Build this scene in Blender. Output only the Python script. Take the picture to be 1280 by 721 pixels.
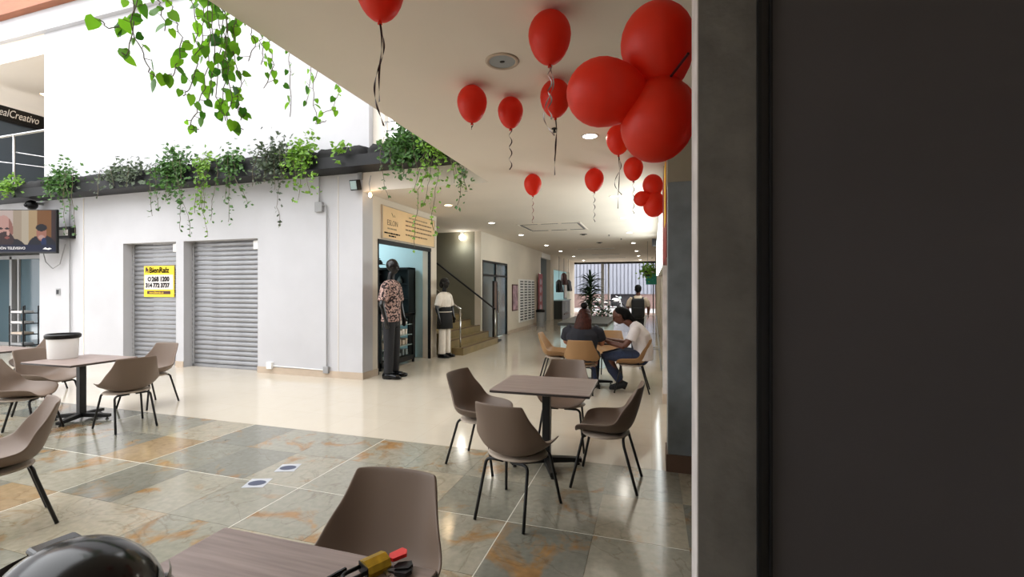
import bpy, bmesh, math, random
from mathutils import Vector, Matrix, Euler
random.seed(7)
PI = math.pi
scene = bpy.context.scene
C = scene.collection
for o in list(bpy.data.objects): bpy.data.objects.remove(o)

# ---------------------------------------------------------------- camera
cam = bpy.data.cameras.new('camera'); cam.sensor_width = 36; cam.lens = 565/1280*36; cam.clip_start = .05; cam.clip_end = 300
camo = bpy.data.objects.new('camera', cam); C.objects.link(camo)
camo.location = (0, 0, 1.6); camo.rotation_euler = (PI/2, 0, math.radians(17.2)); scene.camera = camo
# ---------------------------------------------------------------- world, exposure
W = bpy.data.worlds.new('overcast_sky'); scene.world = W; W.use_nodes = True
W.node_tree.nodes['Background'].inputs[0].default_value = (.965, .98, 1, 1)
W.node_tree.nodes['Background'].inputs[1].default_value = 1.0
vs = scene.view_settings
vs.view_transform = 'Standard'; vs.look = 'None'; vs.gamma = 1; vs.use_curve_mapping = False
vs.exposure = 2.3

# ---------------------------------------------------------------- materials
def lin(v):
    v /= 255.; return v/12.92 if v <= .04045 else ((v+.055)/1.055)**2.4
def col(c): return (lin(c[0]), lin(c[1]), lin(c[2]), 1)
MATS = {}
def mat(name, c, rough=.5, metal=0, noise=0, scale=8, stretch=(1,1,1), emit=0, bump=0, trans=0, coat=0, alpha=1, c2=None, spec=None):
    m = bpy.data.materials.new(name); m.use_nodes = True; nt = m.node_tree; b = nt.nodes['Principled BSDF']
    b.inputs['Base Color'].default_value = col(c); b.inputs['Roughness'].default_value = rough; b.inputs['Metallic'].default_value = metal
    if trans: b.inputs['Transmission Weight'].default_value = trans; b.inputs['IOR'].default_value = 1.1 if trans > .8 else 1.45
    if coat: b.inputs['Coat Weight'].default_value = coat; b.inputs['Coat Roughness'].default_value = .08
    if spec is not None: b.inputs['Specular IOR Level'].default_value = spec
    if alpha < 1: b.inputs['Alpha'].default_value = alpha
    if emit: b.inputs['Emission Color'].default_value = col(c); b.inputs['Emission Strength'].default_value = emit
    if noise or bump:
        tc = nt.nodes.new('ShaderNodeTexCoord'); mp = nt.nodes.new('ShaderNodeMapping'); mp.inputs['Scale'].default_value = stretch
        n = nt.nodes.new('ShaderNodeTexNoise'); n.inputs['Scale'].default_value = scale; n.inputs['Detail'].default_value = 6
        nt.links.new(tc.outputs['Object'], mp.inputs[0]); nt.links.new(mp.outputs[0], n.inputs['Vector'])
        if noise:
            r = nt.nodes.new('ShaderNodeValToRGB'); r.color_ramp.elements[0].position = .3; r.color_ramp.elements[1].position = .7
            d = c2 if c2 else tuple(max(0, x*(1-noise)) for x in c)
            u = c if c2 else tuple(min(255, x*(1+noise*.5)) for x in c)
            r.color_ramp.elements[0].color = col(d); r.color_ramp.elements[1].color = col(u)
            nt.links.new(n.outputs['Fac'], r.inputs[0]); nt.links.new(r.outputs[0], b.inputs['Base Color'])
        if bump:
            bp = nt.nodes.new('ShaderNodeBump'); bp.inputs['Strength'].default_value = bump; bp.inputs['Distance'].default_value = .01
            nt.links.new(n.outputs['Fac'], bp.inputs['Height']); nt.links.new(bp.outputs[0], b.inputs['Normal'])
    MATS[name] = m; return m
mat('plaster', (190,189,191), .75, noise=.03, scale=1.2)
mat('plaster_warm', (226,218,205), .7, noise=.03, scale=1.5)
mat('ceiling_paint', (233,222,208), .8, noise=.02, scale=.7)
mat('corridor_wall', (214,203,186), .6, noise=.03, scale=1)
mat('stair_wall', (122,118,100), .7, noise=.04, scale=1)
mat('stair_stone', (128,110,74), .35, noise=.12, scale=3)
mat('shop_blue', (190,220,226), .6)
mat('grey_recess', (150,156,158), .6)
mat('steel_dark', (13,13,15), .5, spec=.3)
mat('black_metal', (16,15,15), .45, .2)
mat('chrome', (200,200,200), .2, 1)
mat('galv', (140,140,142), .42, .55, noise=.1, scale=2, stretch=(1,1,6))
mat('black_plastic', (13,12,12), .4, spec=.3)
mat('black_gloss', (10,11,13), .16, spec=.28)
mat('white_plastic', (232,230,226), .45)
mat('grey_plastic', (150,150,150), .5)
mat('chair_shell', (110,92,78), .5)
mat('chair_shell_tan', (148,112,72), .5)
mat('chair_base', (168,154,138), .5)
mat('wood_taupe', (150,132,124), .38, noise=.3, scale=5, stretch=(.5,9,9), c2=(120,104,98))
mat('edge_dark', (48,40,36), .5)
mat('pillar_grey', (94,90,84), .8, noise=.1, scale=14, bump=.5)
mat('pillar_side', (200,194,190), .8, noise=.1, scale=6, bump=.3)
mat('column_blue', (122,128,130), .55, noise=.1, scale=6, bump=.15)
mat('lintel_warm', (150,140,120), .7, noise=.05, scale=3)
mat('panel_dark', (64,60,61), .55, noise=.06, scale=2)
mat('frame_black', (8,8,12), .35)
mat('base_tan', (188,170,150), .5, noise=.06, scale=4)
mat('base_brown', (96,72,56), .5, noise=.1, scale=4)
mat('balloon_red', (238,62,34), .4)
_nt = MATS['balloon_red'].node_tree; _t = _nt.nodes.new('ShaderNodeBsdfTranslucent'); _t.inputs[0].default_value = col((244,60,30)); _m = _nt.nodes.new('ShaderNodeMixShader'); _m.inputs[0].default_value = .45
_nt.links.new(_nt.nodes['Principled BSDF'].outputs[0], _m.inputs[1]); _nt.links.new(_t.outputs[0], _m.inputs[2]); _nt.links.new(_m.outputs[0], _nt.nodes['Material Output'].inputs[0])
mat('ribbon_dark', (52,22,26), .4)
mat('ribbon_red', (140,20,18), .4)
mat('ribbon_silver', (186,176,176), .3, .5)
mat('vine_stem', (92,84,62), .7)
mat('orange_wood', (150,88,54), .6, noise=.1, scale=2, stretch=(1,6,6))
mat('soil_bag', (14,13,13), .9, noise=.3, scale=5, bump=.6)
mat('yellow_sign', (246,208,28), .5)
mat('white_print', (205,200,195), .5)
mat('ink', (18,13,10), .8, spec=.1)
mat('maroon', (70,28,22), .6)
mat('sign_tan', (226,194,146), .5, noise=.04, scale=2)
mat('ink_brown', (112,86,58), .6)
mat('ink_grey', (150,128,96), .6)
mat('glass_dark', (70,88,96), .08, spec=.8)
mat('glass_smoke', (72,80,88), .35, spec=.25)
mat('glass_clear', (235,245,245), .02, trans=1.0)
mat('lens_white', (255,250,240), .5, emit=5)
mat('lens_warm', (255,206,140), .5, emit=4)
mat('skin_brown', (92,54,38), .55)
mat('skin_tan', (168,112,84), .55)
mat('hair_black', (9,7,6), .7, spec=.15, noise=.3, scale=30)
mat('hair_brown', (58,26,17), .6, spec=.2, noise=.4, scale=14, stretch=(4,4,.6))
mat('navy', (20,22,32), .8)
mat('tee_white', (214,208,206), .85, noise=.04, scale=10)
mat('denim', (34,46,72), .8, noise=.2, scale=40)
mat('cloth_black', (18,17,18), .85)
mat('cloth_cream', (222,212,200), .85, noise=.04, scale=8)
mat('mannequin_black', (14,12,12), .3)
mat('print_shirt', (178,146,136), .8, noise=1, scale=30, c2=(34,20,22))
for _n in MATS['print_shirt'].node_tree.nodes:
    if _n.type == 'VALTORGB': _n.color_ramp.elements[0].position = .47; _n.color_ramp.elements[1].position = .53
mat('trousers_black', (22,22,26), .8)
mat('glass_shelf', (150,170,168), .1, spec=.7)
mat('brass', (196,160,48), .35, .75, noise=.15, scale=60)
mat('red_plastic', (214,40,34), .4)
mat('pot_dark', (40,36,34), .6)
mat('leaf_dark', (24,44,20), .5)
mat('leaf_lime', (110,180,50), .5)
mat('banner_red', (150,24,26), .5, noise=.25, scale=6)
mat('teal_sign', (30,140,120), .5)
mat('lightbox', (244,252,252), .5, emit=1.2)
mat('corrugated', (128,130,140), .5, .1)
mat('asphalt', (150,148,146), .8, noise=.1, scale=3)
mat('opening_dark', (40,36,40), .7)
mat('pink_wall', (120,96,90), .7)
mat('poster_pink', (176,140,150), .5, noise=.4, scale=5)
mat('kiosk_dark', (44,46,42), .35)
mat('kiosk_side', (196,214,216), .4)
mat('grout', (206,202,188), .7)
mat('bag_grey', (120,128,126), .6)
mat('sticker_white', (172,174,178), .4)
mat('silver_key', (176,176,180), .3, 1)

def leaf_material(name, a, b):
    m = mat(name, a, .45); nt = m.node_tree; p = nt.nodes['Principled BSDF']
    oi = nt.nodes.new('ShaderNodeObjectInfo'); r = nt.nodes.new('ShaderNodeValToRGB')
    r.color_ramp.elements[0].color = col(a); r.color_ramp.elements[1].color = col(b)
    nt.links.new(oi.outputs['Random'], r.inputs[0]); nt.links.new(r.outputs[0], p.inputs['Base Color'])
    p.inputs['Subsurface Weight'].default_value = 0
    tr = nt.nodes.new('ShaderNodeBsdfTranslucent'); mx = nt.nodes.new('ShaderNodeMixShader'); mx.inputs[0].default_value = .45
    nt.links.new(r.outputs[0], tr.inputs['Color']); nt.links.new(p.outputs[0], mx.inputs[1]); nt.links.new(tr.outputs[0], mx.inputs[2])
    nt.links.new(mx.outputs[0], nt.nodes['Material Output'].inputs['Surface'])
leaf_material('pothos_leaf', (48,104,22), (132,192,40))
def foliage_material(name, a, b, sc=18):
    m = mat(name, a, .5, noise=1, scale=sc, c2=b); nt = m.node_tree; p = nt.nodes['Principled BSDF']
    tr = nt.nodes.new('ShaderNodeBsdfTranslucent'); mx = nt.nodes.new('ShaderNodeMixShader'); mx.inputs[0].default_value = .3
    src = p.inputs['Base Color'].links[0].from_socket
    nt.links.new(src, tr.inputs['Color']); nt.links.new(p.outputs[0], mx.inputs[1]); nt.links.new(tr.outputs[0], mx.inputs[2])
    nt.links.new(mx.outputs[0], nt.nodes['Material Output'].inputs['Surface'])
foliage_material('foliage_mid', (92,136,62), (36,62,28))
foliage_material('foliage_grey', (104,118,92), (44,56,40))
foliage_material('foliage_lime', (140,182,62), (62,104,32))

def slate_material():
    m = mat('slate', (140,140,125), .13); nt = m.node_tree; p = nt.nodes['Principled BSDF']; N = nt.nodes.new; L = nt.links.new; p.inputs['Specular IOR Level'].default_value = .85
    tc = N('ShaderNodeTexCoord'); oi = N('ShaderNodeObjectInfo')
    mul = N('ShaderNodeMath'); mul.operation = 'MULTIPLY'; mul.inputs[1].default_value = 57.3; L(oi.outputs['Random'], mul.inputs[0])
    cb = N('ShaderNodeCombineXYZ'); L(mul.outputs[0], cb.inputs[0]); L(mul.outputs[0], cb.inputs[1]); L(mul.outputs[0], cb.inputs[2])
    ad = N('ShaderNodeVectorMath'); L(tc.outputs['Object'], ad.inputs[0]); L(cb.outputs[0], ad.inputs[1])
    base = N('ShaderNodeValToRGB'); L(oi.outputs['Random'], base.inputs[0])
    e = base.color_ramp.elements; base.color_ramp.interpolation = 'CONSTANT'
    e[0].position = 0; e[0].color = col((150,144,128)); e[1].position = .28; e[1].color = col((130,127,114))
    for ps, cc in ((.46,(160,150,130)),(.62,(142,138,124)),(.78,(122,120,109)),(.93,(148,126,96))):
        x = e.new(ps); x.color = col(cc)
    n1 = N('ShaderNodeTexNoise'); n1.inputs['Scale'].default_value = 1.9; n1.inputs['Detail'].default_value = 8; n1.inputs['Roughness'].default_value = .6; n1.inputs['Distortion'].default_value = 1.2
    L(ad.outputs[0], n1.inputs['Vector'])
    r1 = N('ShaderNodeValToRGB'); r1.color_ramp.elements[0].position = .56; r1.color_ramp.elements[0].color = (0,0,0,1); r1.color_ramp.elements[1].position = .66; r1.color_ramp.elements[1].color = (1,1,1,1)
    L(n1.outputs['Fac'], r1.inputs[0])
    ochre = N('ShaderNodeValToRGB'); ochre.color_ramp.elements[0].color = col((118,84,52)); ochre.color_ramp.elements[1].color = col((172,136,88))
    n3 = N('ShaderNodeTexNoise'); n3.inputs['Scale'].default_value = 9; n3.inputs['Detail'].default_value = 6; L(ad.outputs[0], n3.inputs['Vector']); L(n3.outputs['Fac'], ochre.inputs[0])
    m1 = N('ShaderNodeMix'); m1.data_type = 'RGBA'; L(r1.outputs[0], m1.inputs[0]); L(base.outputs[0], m1.inputs[6]); L(ochre.outputs[0], m1.inputs[7])
    # veins
    n2 = N('ShaderNodeTexNoise'); n2.inputs['Scale'].default_value = 2.1; n2.inputs['Detail'].default_value = 7; n2.inputs['Distortion'].default_value = .8; L(ad.outputs[0], n2.inputs['Vector'])
    r2 = N('ShaderNodeValToRGB'); q = r2.color_ramp.elements
    q[0].position = .487; q[0].color = (1,1,1,1); q[1].position = .515; q[1].color = (1,1,1,1); z = q.new(.5); z.color = (.5,.44,.36,1)
    L(n2.outputs['Fac'], r2.inputs[0])
    m2 = N('ShaderNodeMix'); m2.data_type = 'RGBA'; m2.blend_type = 'MULTIPLY'; m2.inputs[0].default_value = .45; L(m1.outputs[2], m2.inputs[6]); L(r2.outputs[0], m2.inputs[7])
    # fine mottling
    n4 = N('ShaderNodeTexNoise'); n4.inputs['Scale'].default_value = 22; n4.inputs['Detail'].default_value = 6; L(ad.outputs[0], n4.inputs['Vector'])
    r4 = N('ShaderNodeValToRGB'); r4.color_ramp.elements[0].position = .3; r4.color_ramp.elements[0].color = (.72,.74,.72,1); r4.color_ramp.elements[1].position = .7; r4.color_ramp.elements[1].color = (1,1,1,1); L(n4.outputs['Fac'], r4.inputs[0])
    m3 = N('ShaderNodeMix'); m3.data_type = 'RGBA'; m3.blend_type = 'MULTIPLY'; m3.inputs[0].default_value = .8; L(m2.outputs[2], m3.inputs[6]); L(r4.outputs[0], m3.inputs[7])
    L(m3.outputs[2], p.inputs['Base Color'])
    bp = N('ShaderNodeBump'); bp.inputs['Strength'].default_value = .12; bp.inputs['Distance'].default_value = .01; L(n1.outputs['Fac'], bp.inputs['Height']); L(bp.outputs[0], p.inputs['Normal'])
slate_material()
def cream_material():
    m = mat('cream_tile', (226,214,190), .1); nt = m.node_tree; p = nt.nodes['Principled BSDF']; N = nt.nodes.new; L = nt.links.new
    tc = N('ShaderNodeTexCoord'); br = N('ShaderNodeTexBrick'); br.offset = 0; br.inputs['Scale'].default_value = 1
    br.inputs['Brick Width'].default_value = .6; br.inputs['Row Height'].default_value = .6; br.inputs['Mortar Size'].default_value = .0016
    br.inputs['Color1'].default_value = col((196,186,170)); br.inputs['Color2'].default_value = col((193,183,166)); br.inputs['Mortar'].default_value = col((178,167,148))
    L(tc.outputs['Object'], br.inputs['Vector'])
    n = N('ShaderNodeTexNoise'); n.inputs['Scale'].default_value = 6; n.inputs['Detail'].default_value = 8; L(tc.outputs['Object'], n.inputs['Vector'])
    r = N('ShaderNodeValToRGB'); r.color_ramp.elements[0].color = (.9,.88,.84,1); r.color_ramp.elements[1].color = (1,1,1,1); L(n.outputs['Fac'], r.inputs[0])
    mx = N('ShaderNodeMix'); mx.data_type = 'RGBA'; mx.blend_type = 'MULTIPLY'; mx.inputs[0].default_value = .5; L(br.outputs['Color'], mx.inputs[6]); L(r.outputs[0], mx.inputs[7])
    L(mx.outputs[2], p.inputs['Base Color'])
cream_material()
def attr_material(name, strength):
    m = mat(name, (128,128,128), .5, spec=.08); nt = m.node_tree; p = nt.nodes['Principled BSDF']
    a = nt.nodes.new('ShaderNodeVertexColor'); a.layer_name = 'print'
    p.inputs['Base Color'].default_value = (.01,.01,.012,1)
    if strength:
        nt.links.new(a.outputs['Color'], p.inputs['Emission Color']); p.inputs['Emission Strength'].default_value = strength
attr_material('screen_print', .17)

# ---------------------------------------------------------------- mesh helpers
class MB:
    def __init__(s): s.v = []; s.f = []
    def add(s, vs, fs):
        n = len(s.v); s.v += [tuple(v) for v in vs]; s.f += [tuple(i+n for i in f) for f in fs]; return s
    def box(s, x0, x1, y0, y1, z0, z1, M=None):
        vs = [Vector(p) for p in ((x0,y0,z0),(x1,y0,z0),(x1,y1,z0),(x0,y1,z0),(x0,y0,z1),(x1,y0,z1),(x1,y1,z1),(x0,y1,z1))]
        if M: vs = [M @ v for v in vs]
        return s.add(vs, [(0,3,2,1),(4,5,6,7),(0,1,5,4),(1,2,6,5),(2,3,7,6),(3,0,4,7)])
    def bbox(s, x0, x1, y0, y1, z0, z1, b=.005, M=None):      # chamfered box
        bm = bmesh.new(); bmesh.ops.create_cube(bm, size=1)
        for v in bm.verts: v.co = Vector(((x0+x1)/2+v.co.x*(x1-x0), (y0+y1)/2+v.co.y*(y1-y0), (z0+z1)/2+v.co.z*(z1-z0)))
        bmesh.ops.bevel(bm, geom=bm.edges[:], offset=b, segments=2, affect='EDGES', profile=.5)
        vs = [(M @ v.co if M else v.co.copy()) for v in bm.verts]; bm.verts.index_update()
        fs = [[v.index for v in f.verts] for f in bm.faces]; bm.free(); return s.add(vs, fs)
    def loft(s, rings, cap=True, closed=True):
        n = len(rings[0]); vs = [p for r in rings for p in r]; fs = []
        for i in range(len(rings)-1):
            for j in range(n if closed else n-1):
                k = (j+1) % n; fs.append((i*n+j, i*n+k, (i+1)*n+k, (i+1)*n+j))
        if cap: fs.append(tuple(range(n-1, -1, -1))); fs.append(tuple((len(rings)-1)*n+j for j in range(n)))
        return s.add(vs, fs)
    def tube(s, pts, r, n=8, side=None):
        pts = [Vector(p) for p in pts]; rings = []; m = len(pts)
        rs = r if isinstance(r, (list, tuple)) else [r]*m
        u = None
        for i, p in enumerate(pts):
            d = (pts[min(i+1, m-1)]-pts[max(i-1, 0)]).normalized()
            if side is not None: a = Vector(side); u = (a-d*a.dot(d)).normalized()
            elif u is None:
                a = Vector((1,0,0)) if abs(d.x) < .8 else Vector((0,1,0)); u = (a-d*a.dot(d)).normalized()
            else: u = (u-d*u.dot(d)).normalized()
            w = d.cross(u); q = rs[i]; ra, rb = q if isinstance(q, (list, tuple)) else (q, q)
            rings.append([p+u*ra*math.cos(2*PI*k/n)+w*rb*math.sin(2*PI*k/n) for k in range(n)])
        return s.loft(rings)
    def lathe(s, prof, n=24, c=(0,0,0), M=None, sx=1, sy=1):
        rings = []
        for r, z in prof:
            ring = [Vector((c[0]+sx*r*math.cos(2*PI*k/n), c[1]+sy*r*math.sin(2*PI*k/n), c[2]+z)) for k in range(n)]
            if M: ring = [M @ v for v in ring]
            rings.append(ring)
        return s.loft(rings)
    def ball(s, c, r, n=16, m=10):
        rx, ry, rz = r if isinstance(r, (list, tuple)) else (r, r, r)
        prof = [(max(.001, math.sin(PI*i/m)), -math.cos(PI*i/m)) for i in range(m+1)]
        rings = [[Vector((c[0]+rx*a*math.cos(2*PI*k/n), c[1]+ry*a*math.sin(2*PI*k/n), c[2]+rz*z)) for k in range(n)] for a, z in prof]
        return s.loft(rings)
    def prism(s, poly, z0, z1, M=None):
        n = len(poly); vs = [Vector((x, y, z0)) for x, y in poly]+[Vector((x, y, z1)) for x, y in poly]
        if M: vs = [M @ v for v in vs]
        return s.add(vs, [tuple(range(n-1,-1,-1)), tuple(range(n, 2*n))]+[(i, (i+1)%n, n+(i+1)%n, n+i) for i in range(n)])
    def mesh(s, name, smooth=False):
        me = bpy.data.meshes.new(name); me.from_pydata(s.v, [], s.f)
        bm = bmesh.new(); bm.from_mesh(me); bmesh.ops.recalc_face_normals(bm, faces=bm.faces); bm.to_mesh(me); bm.free()
        if smooth:
            for p in me.polygons: p.use_smooth = True
        return me
def link(o, parent=None):
    C.objects.link(o)
    if parent: o.parent = parent
    return o
def obj(name, mb, m, parent=None, smooth=False, loc=None, rot=None, auto=None):
    me = mb.mesh(name, smooth) if isinstance(mb, MB) else mb
    if m is not None and not len(me.materials): me.materials.append(MATS[m])
    if auto: me.set_sharp_from_angle(angle=math.radians(auto))
    o = bpy.data.objects.new(name, me); link(o, parent)
    if loc: o.location = loc
    if rot: o.rotation_euler = rot
    return o
def tag(o, label, cat, group=None, kind=None):
    o['label'] = label; o['category'] = cat
    if group: o['group'] = group
    if kind: o['kind'] = kind
    return o
def thing(name, label, cat, loc=(0,0,0), rz=0, group=None):
    o = bpy.data.objects.new(name, None); link(o); o.location = loc; o.rotation_euler = (0,0,rz); o.empty_display_size = .1
    return tag(o, label, cat, group)
def struct(name, mb, m, parent=None, label=None):
    o = obj(name, mb, m, parent); o['kind'] = 'structure'
    if label: o['label'] = label
    return o
def dup(root, loc, rz, label, group=None):
    r = root.copy(); C.objects.link(r); r.location = loc; r.rotation_euler = (0,0,rz); r['label'] = label
    if group: r['group'] = group
    for ch in list(root.children):
        c = ch.copy(); C.objects.link(c); c.parent = r
        for g in ch.children:
            d = g.copy(); C.objects.link(d); d.parent = c
    return r
def bake(o):
    dg = bpy.context.evaluated_depsgraph_get(); dg.update()
    me = bpy.data.meshes.new_from_object(o.evaluated_get(dg)); o.modifiers.clear(); o.data = me
    for p in me.polygons: p.use_smooth = True
    return o
def remesh(o, vox=.012, it=6):
    r = o.modifiers.new('r', 'REMESH'); r.mode = 'VOXEL'; r.voxel_size = vox
    s = o.modifiers.new('s', 'SMOOTH'); s.iterations = it; s.factor = .5
    return bake(o)
def text(name, s, size, m, parent, loc, rot, ext=.002, align='LEFT', shear=0, space=1, sx=1, bold=0):
    cu = bpy.data.curves.new(name, 'FONT'); cu.body = s; cu.size = size; cu.extrude = ext; cu.align_x = align; cu.shear = shear; cu.space_character = space; cu.resolution_u = 3; cu.offset = bold
    t = bpy.data.objects.new(name, cu); C.objects.link(t)
    dg = bpy.context.evaluated_depsgraph_get(); me = bpy.data.meshes.new_from_object(t.evaluated_get(dg))
    bpy.data.objects.remove(t)
    me.materials.clear(); o = obj(name, me, m, parent, loc=loc, rot=rot); o.scale = (sx, 1, 1); return o
def area(name, loc, size, power, color=(1,1,1), rot=(0,0,0), parent=None, sy=None):
    l = bpy.data.lights.new(name, 'AREA'); l.energy = power; l.color = color; l.size = size
    if sy: l.shape = 'RECTANGLE'; l.size_y = sy
    else: l.shape = 'DISK'
    o = bpy.data.objects.new(name, l); link(o, parent); o.location = loc; o.rotation_euler = rot; return o
FX = (PI/2, 0, PI/2)     # print on a face that looks along +x
FY = (PI/2, 0, 0)        # print on a face that looks along -y

# ================================================================ THE SETTING
# ---- floors
struct('floor', MB().box(-18.5,3.2,4.19,31,-.15,0), 'cream_tile')
struct('floor_street', MB().box(-30,30,31,60,-.15,-.02), 'asphalt')
fs = struct('floor_stone', MB().box(-18.5,3.2,-8,4.19,-.15,-.008), 'slate')
PX, PY = .585, .615
tile_me = {}
def tile_mesh(w, d):
    k = (round(w,3), round(d,3))
    if k not in tile_me:
        me = MB().box(-w/2, w/2, -d/2, d/2, -.01, 0).mesh('tile'); me.materials.append(MATS['slate']); tile_me[k] = me
    return tile_me[k]
nx = 0
for i in range(-1, 29):
    x1 = -.365 - i*PX + PX; x0 = x1-PX
    bold_r = abs(x1+.95) < .01 or abs(x1+2.705) < .01 or abs(x1+4.46) < .01 or abs(x1+6.215) < .01
    for j in range(6):
        y1 = 4.19-j*PY; y0 = y1-PY
        if j == 5 and i > 6 and i < 30 and x0 < -5: continue
        gx = .006 if bold_r else .0012
        gt = .006 if j == 2 else .0012
        w = PX-gx-.0012; d = PY-gt-.0012
        o = bpy.data.objects.new('tile', tile_mesh(w, d)); link(o, fs)
        o.location = (x0+.0012+w/2, y0+.0012+d/2, 0.0005*random.random())
for gx in (-.95, -2.705, -4.46, -6.215):
    obj('grout_strip', MB().box(gx-.006, gx+.0012, .5, 4.19, -.008, -.0005), 'grout', fs)
gy = 4.19-2*PY
obj('grout_strip', MB().box(-17.9, .22, gy-.006, gy+.0012, -.008, -.0008), 'grout', fs)

# ---- ceilings
struct('ceiling', MB().box(-2.5,3.2,-8,6.8,3.3,3.75).box(-4.85,3.2,6.8,7.1,3.3,3.75).box(-9.2,3.2,7.1,30,3.3,3.75), 'ceiling_paint')
struct('ceiling_shop', MB().box(-17.8,-9.2,7.2,12.4,3.3,3.69), 'ceiling_paint')

# ---- courtyard facade
w = MB()
for a, b, z0, z1 in ((-13.62,-10.84,0,3.69),(-9.3,-9.09,0,3.69),(-7.18,-4.85,0,3.69),(-10.84,-9.3,2.56,3.69),(-9.09,-7.18,2.56,3.69),(-18.5,-13.62,2.5,3.69)):
    w.box(a,b,6.8,7.1,z0,z1)
struct('wall_facade', w, 'plaster')
u = MB().box(-13.57,-4.76,6.86,7.1,3.69,7.56)
struct('wall_upper', u, 'plaster')
struct('trim_1', MB().box(-4.76,-4.52,6.98,7.1,3.75,7.56), 'plaster_warm')
struct('trim_2', MB().box(-24,3,6.76,7.3,7.56,8.03), 'plaster')
struct('trim_3', MB().box(-24,3,6.6,7.3,8.03,8.7), 'orange_wood')
struct('trim_4', MB().box(-24,3,6.7,7.5,8.7,9.6), 'plaster')
struct('baseboard_facade', MB().box(-7.18,-4.85,6.785,6.8,0,.12).box(-4.85,-4.835,6.785,7.2,0,.12).box(-9.3,-9.09,6.785,6.8,0,.12), 'base_tan')
struct('trim_5', MB().box(-9.06,-9.03,6.97,7.01,0,2.56).box(-7.21,-7.18,6.95,7.01,0,2.56).box(-10.81,-10.78,6.97,7.01,0,2.56).box(-9.33,-9.3,6.95,7.01,0,2.56), 'grey_plastic')
# wall seams (raised render joints)
struct('trim_6', MB().box(-5.36,-5.35,6.794,6.8,.12,3.6).box(-12.1,-12.085,6.79,6.8,0,3.6), 'plaster_warm')
# ---- upper gallery, left of the white block
struct('floor_gallery', MB().box(-24,-13.57,6.8,16,3.69,3.8).box(-4.76,3,7.0,10,3.75,3.8), 'plaster_warm')
struct('ceiling_gallery', MB().box(-24,-13.57,6.86,16,7.08,7.56), 'ceiling_paint')
struct('wall_gallery', MB().box(-13.57,-13.4,7.1,16,3.8,7.08).box(-24,-13.4,16,16.2,3.8,7.08).box(-24,-16.9,15.2,15.4,3.8,7.08), 'corridor_wall')
g = MB()
for k in range(5): g.box(-16.93,-16.9,7.05+k*1.7,7.05+k*1.7+1.66,3.8,6.1)
wn = struct('window_1', MB().box(-16.96,-16.88,7.0,15.2,6.16,6.22), 'steel_dark')
for k in range(5):
    obj('pane', MB().box(-16.94,-16.91,7.03+k*1.65,7.03+k*1.65+1.61,3.8,6.16), 'glass_smoke', wn)
    obj('window_frame', MB().box(-16.96,-16.88,7.0+k*1.65,7.03+k*1.65,3.8,6.06), 'steel_dark', wn)
sg = thing('shop_sign', 'long black shop sign with white script lettering in the upper gallery', 'sign', (-16.9,7.0,6.22))
obj('board', MB().box(-.12,.03,0,8,0,.36), 'black_plastic', sg)
text('lettering', 'RealCreativo', .3, 'white_print', sg, (.035,.45,.09), FX, shear=.3, ext=.004, sx=.6)
rl = thing('railing', 'steel balcony railing in the upper left gallery opening', 'railing', (-13.6,6.98,3.8))
obj('handrail', MB().tube([(-9,0,1.56),(0,0,1.56)],.028), 'chrome', rl, True)
for x in (-1.35,-3.2,-5.0): obj('post', MB().tube([(x,0,0),(x,0,1.55)],.026), 'chrome', rl, True)
obj('rail', MB().tube([(-1.35,.02,1.15),(-.2,3.6,1.15)],.014).tube([(-3.1,.02,1.15),(-1.35,3.0,1.15)],.014), 'chrome', rl, True)
LAMP = .05
def downlight(x, y, z, lens, power, color, label, r=.075):
    t = thing('downlight', label, 'ceiling light', (x,y,z), 0, 'recessed ceiling downlights')
    obj('trim_ring', MB().lathe([(r,0),(r,-.006),(r+.018,-.008),(r+.024,0)],28), 'white_plastic', t, True)
    obj('lens', MB().lathe([(.001,-.001),(r,-.001),(r,-.004),(.001,-.005)],28), lens, t)
    area('lamp', (0,0,-.02), r*1.8, power*LAMP, color, parent=t)
    return t
downlight(-17.3+.9,8.3,7.08,'lens_warm',15,(1,.8,.55),'warm downlight in the upper left gallery ceiling',.09)
# ---- opening over the corridor, upper right
wn2 = struct('window_2', MB().box(-4.52,3,8.0,8.05,3.8,3.86).box(-4.52,3,8.0,8.05,6.0,6.06), 'steel_dark')
for k in range(4): obj('pane', MB().box(-4.5+k*1.8,-2.75+k*1.8,8.01,8.03,3.86,6.0), 'glass_smoke', wn2)
for k in range(4): obj('window_frame', MB().box(-4.54+k*1.8,-4.5+k*1.8,8.0,8.06,3.86,6.0), 'steel_dark', wn2)
r2 = thing('railing', 'thin steel railing over the planter beside the ceiling edge', 'railing', (-4.5,6.95,3.75))
for z in (.62,.78): obj('rail', MB().tube([(0,0,z),(3,0,z)],.014), 'chrome', r2, True)
for x in (.02,1.2,2.4): obj('post', MB().tube([(x,0,0),(x,0,.78)],.014), 'chrome', r2, True)

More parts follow.
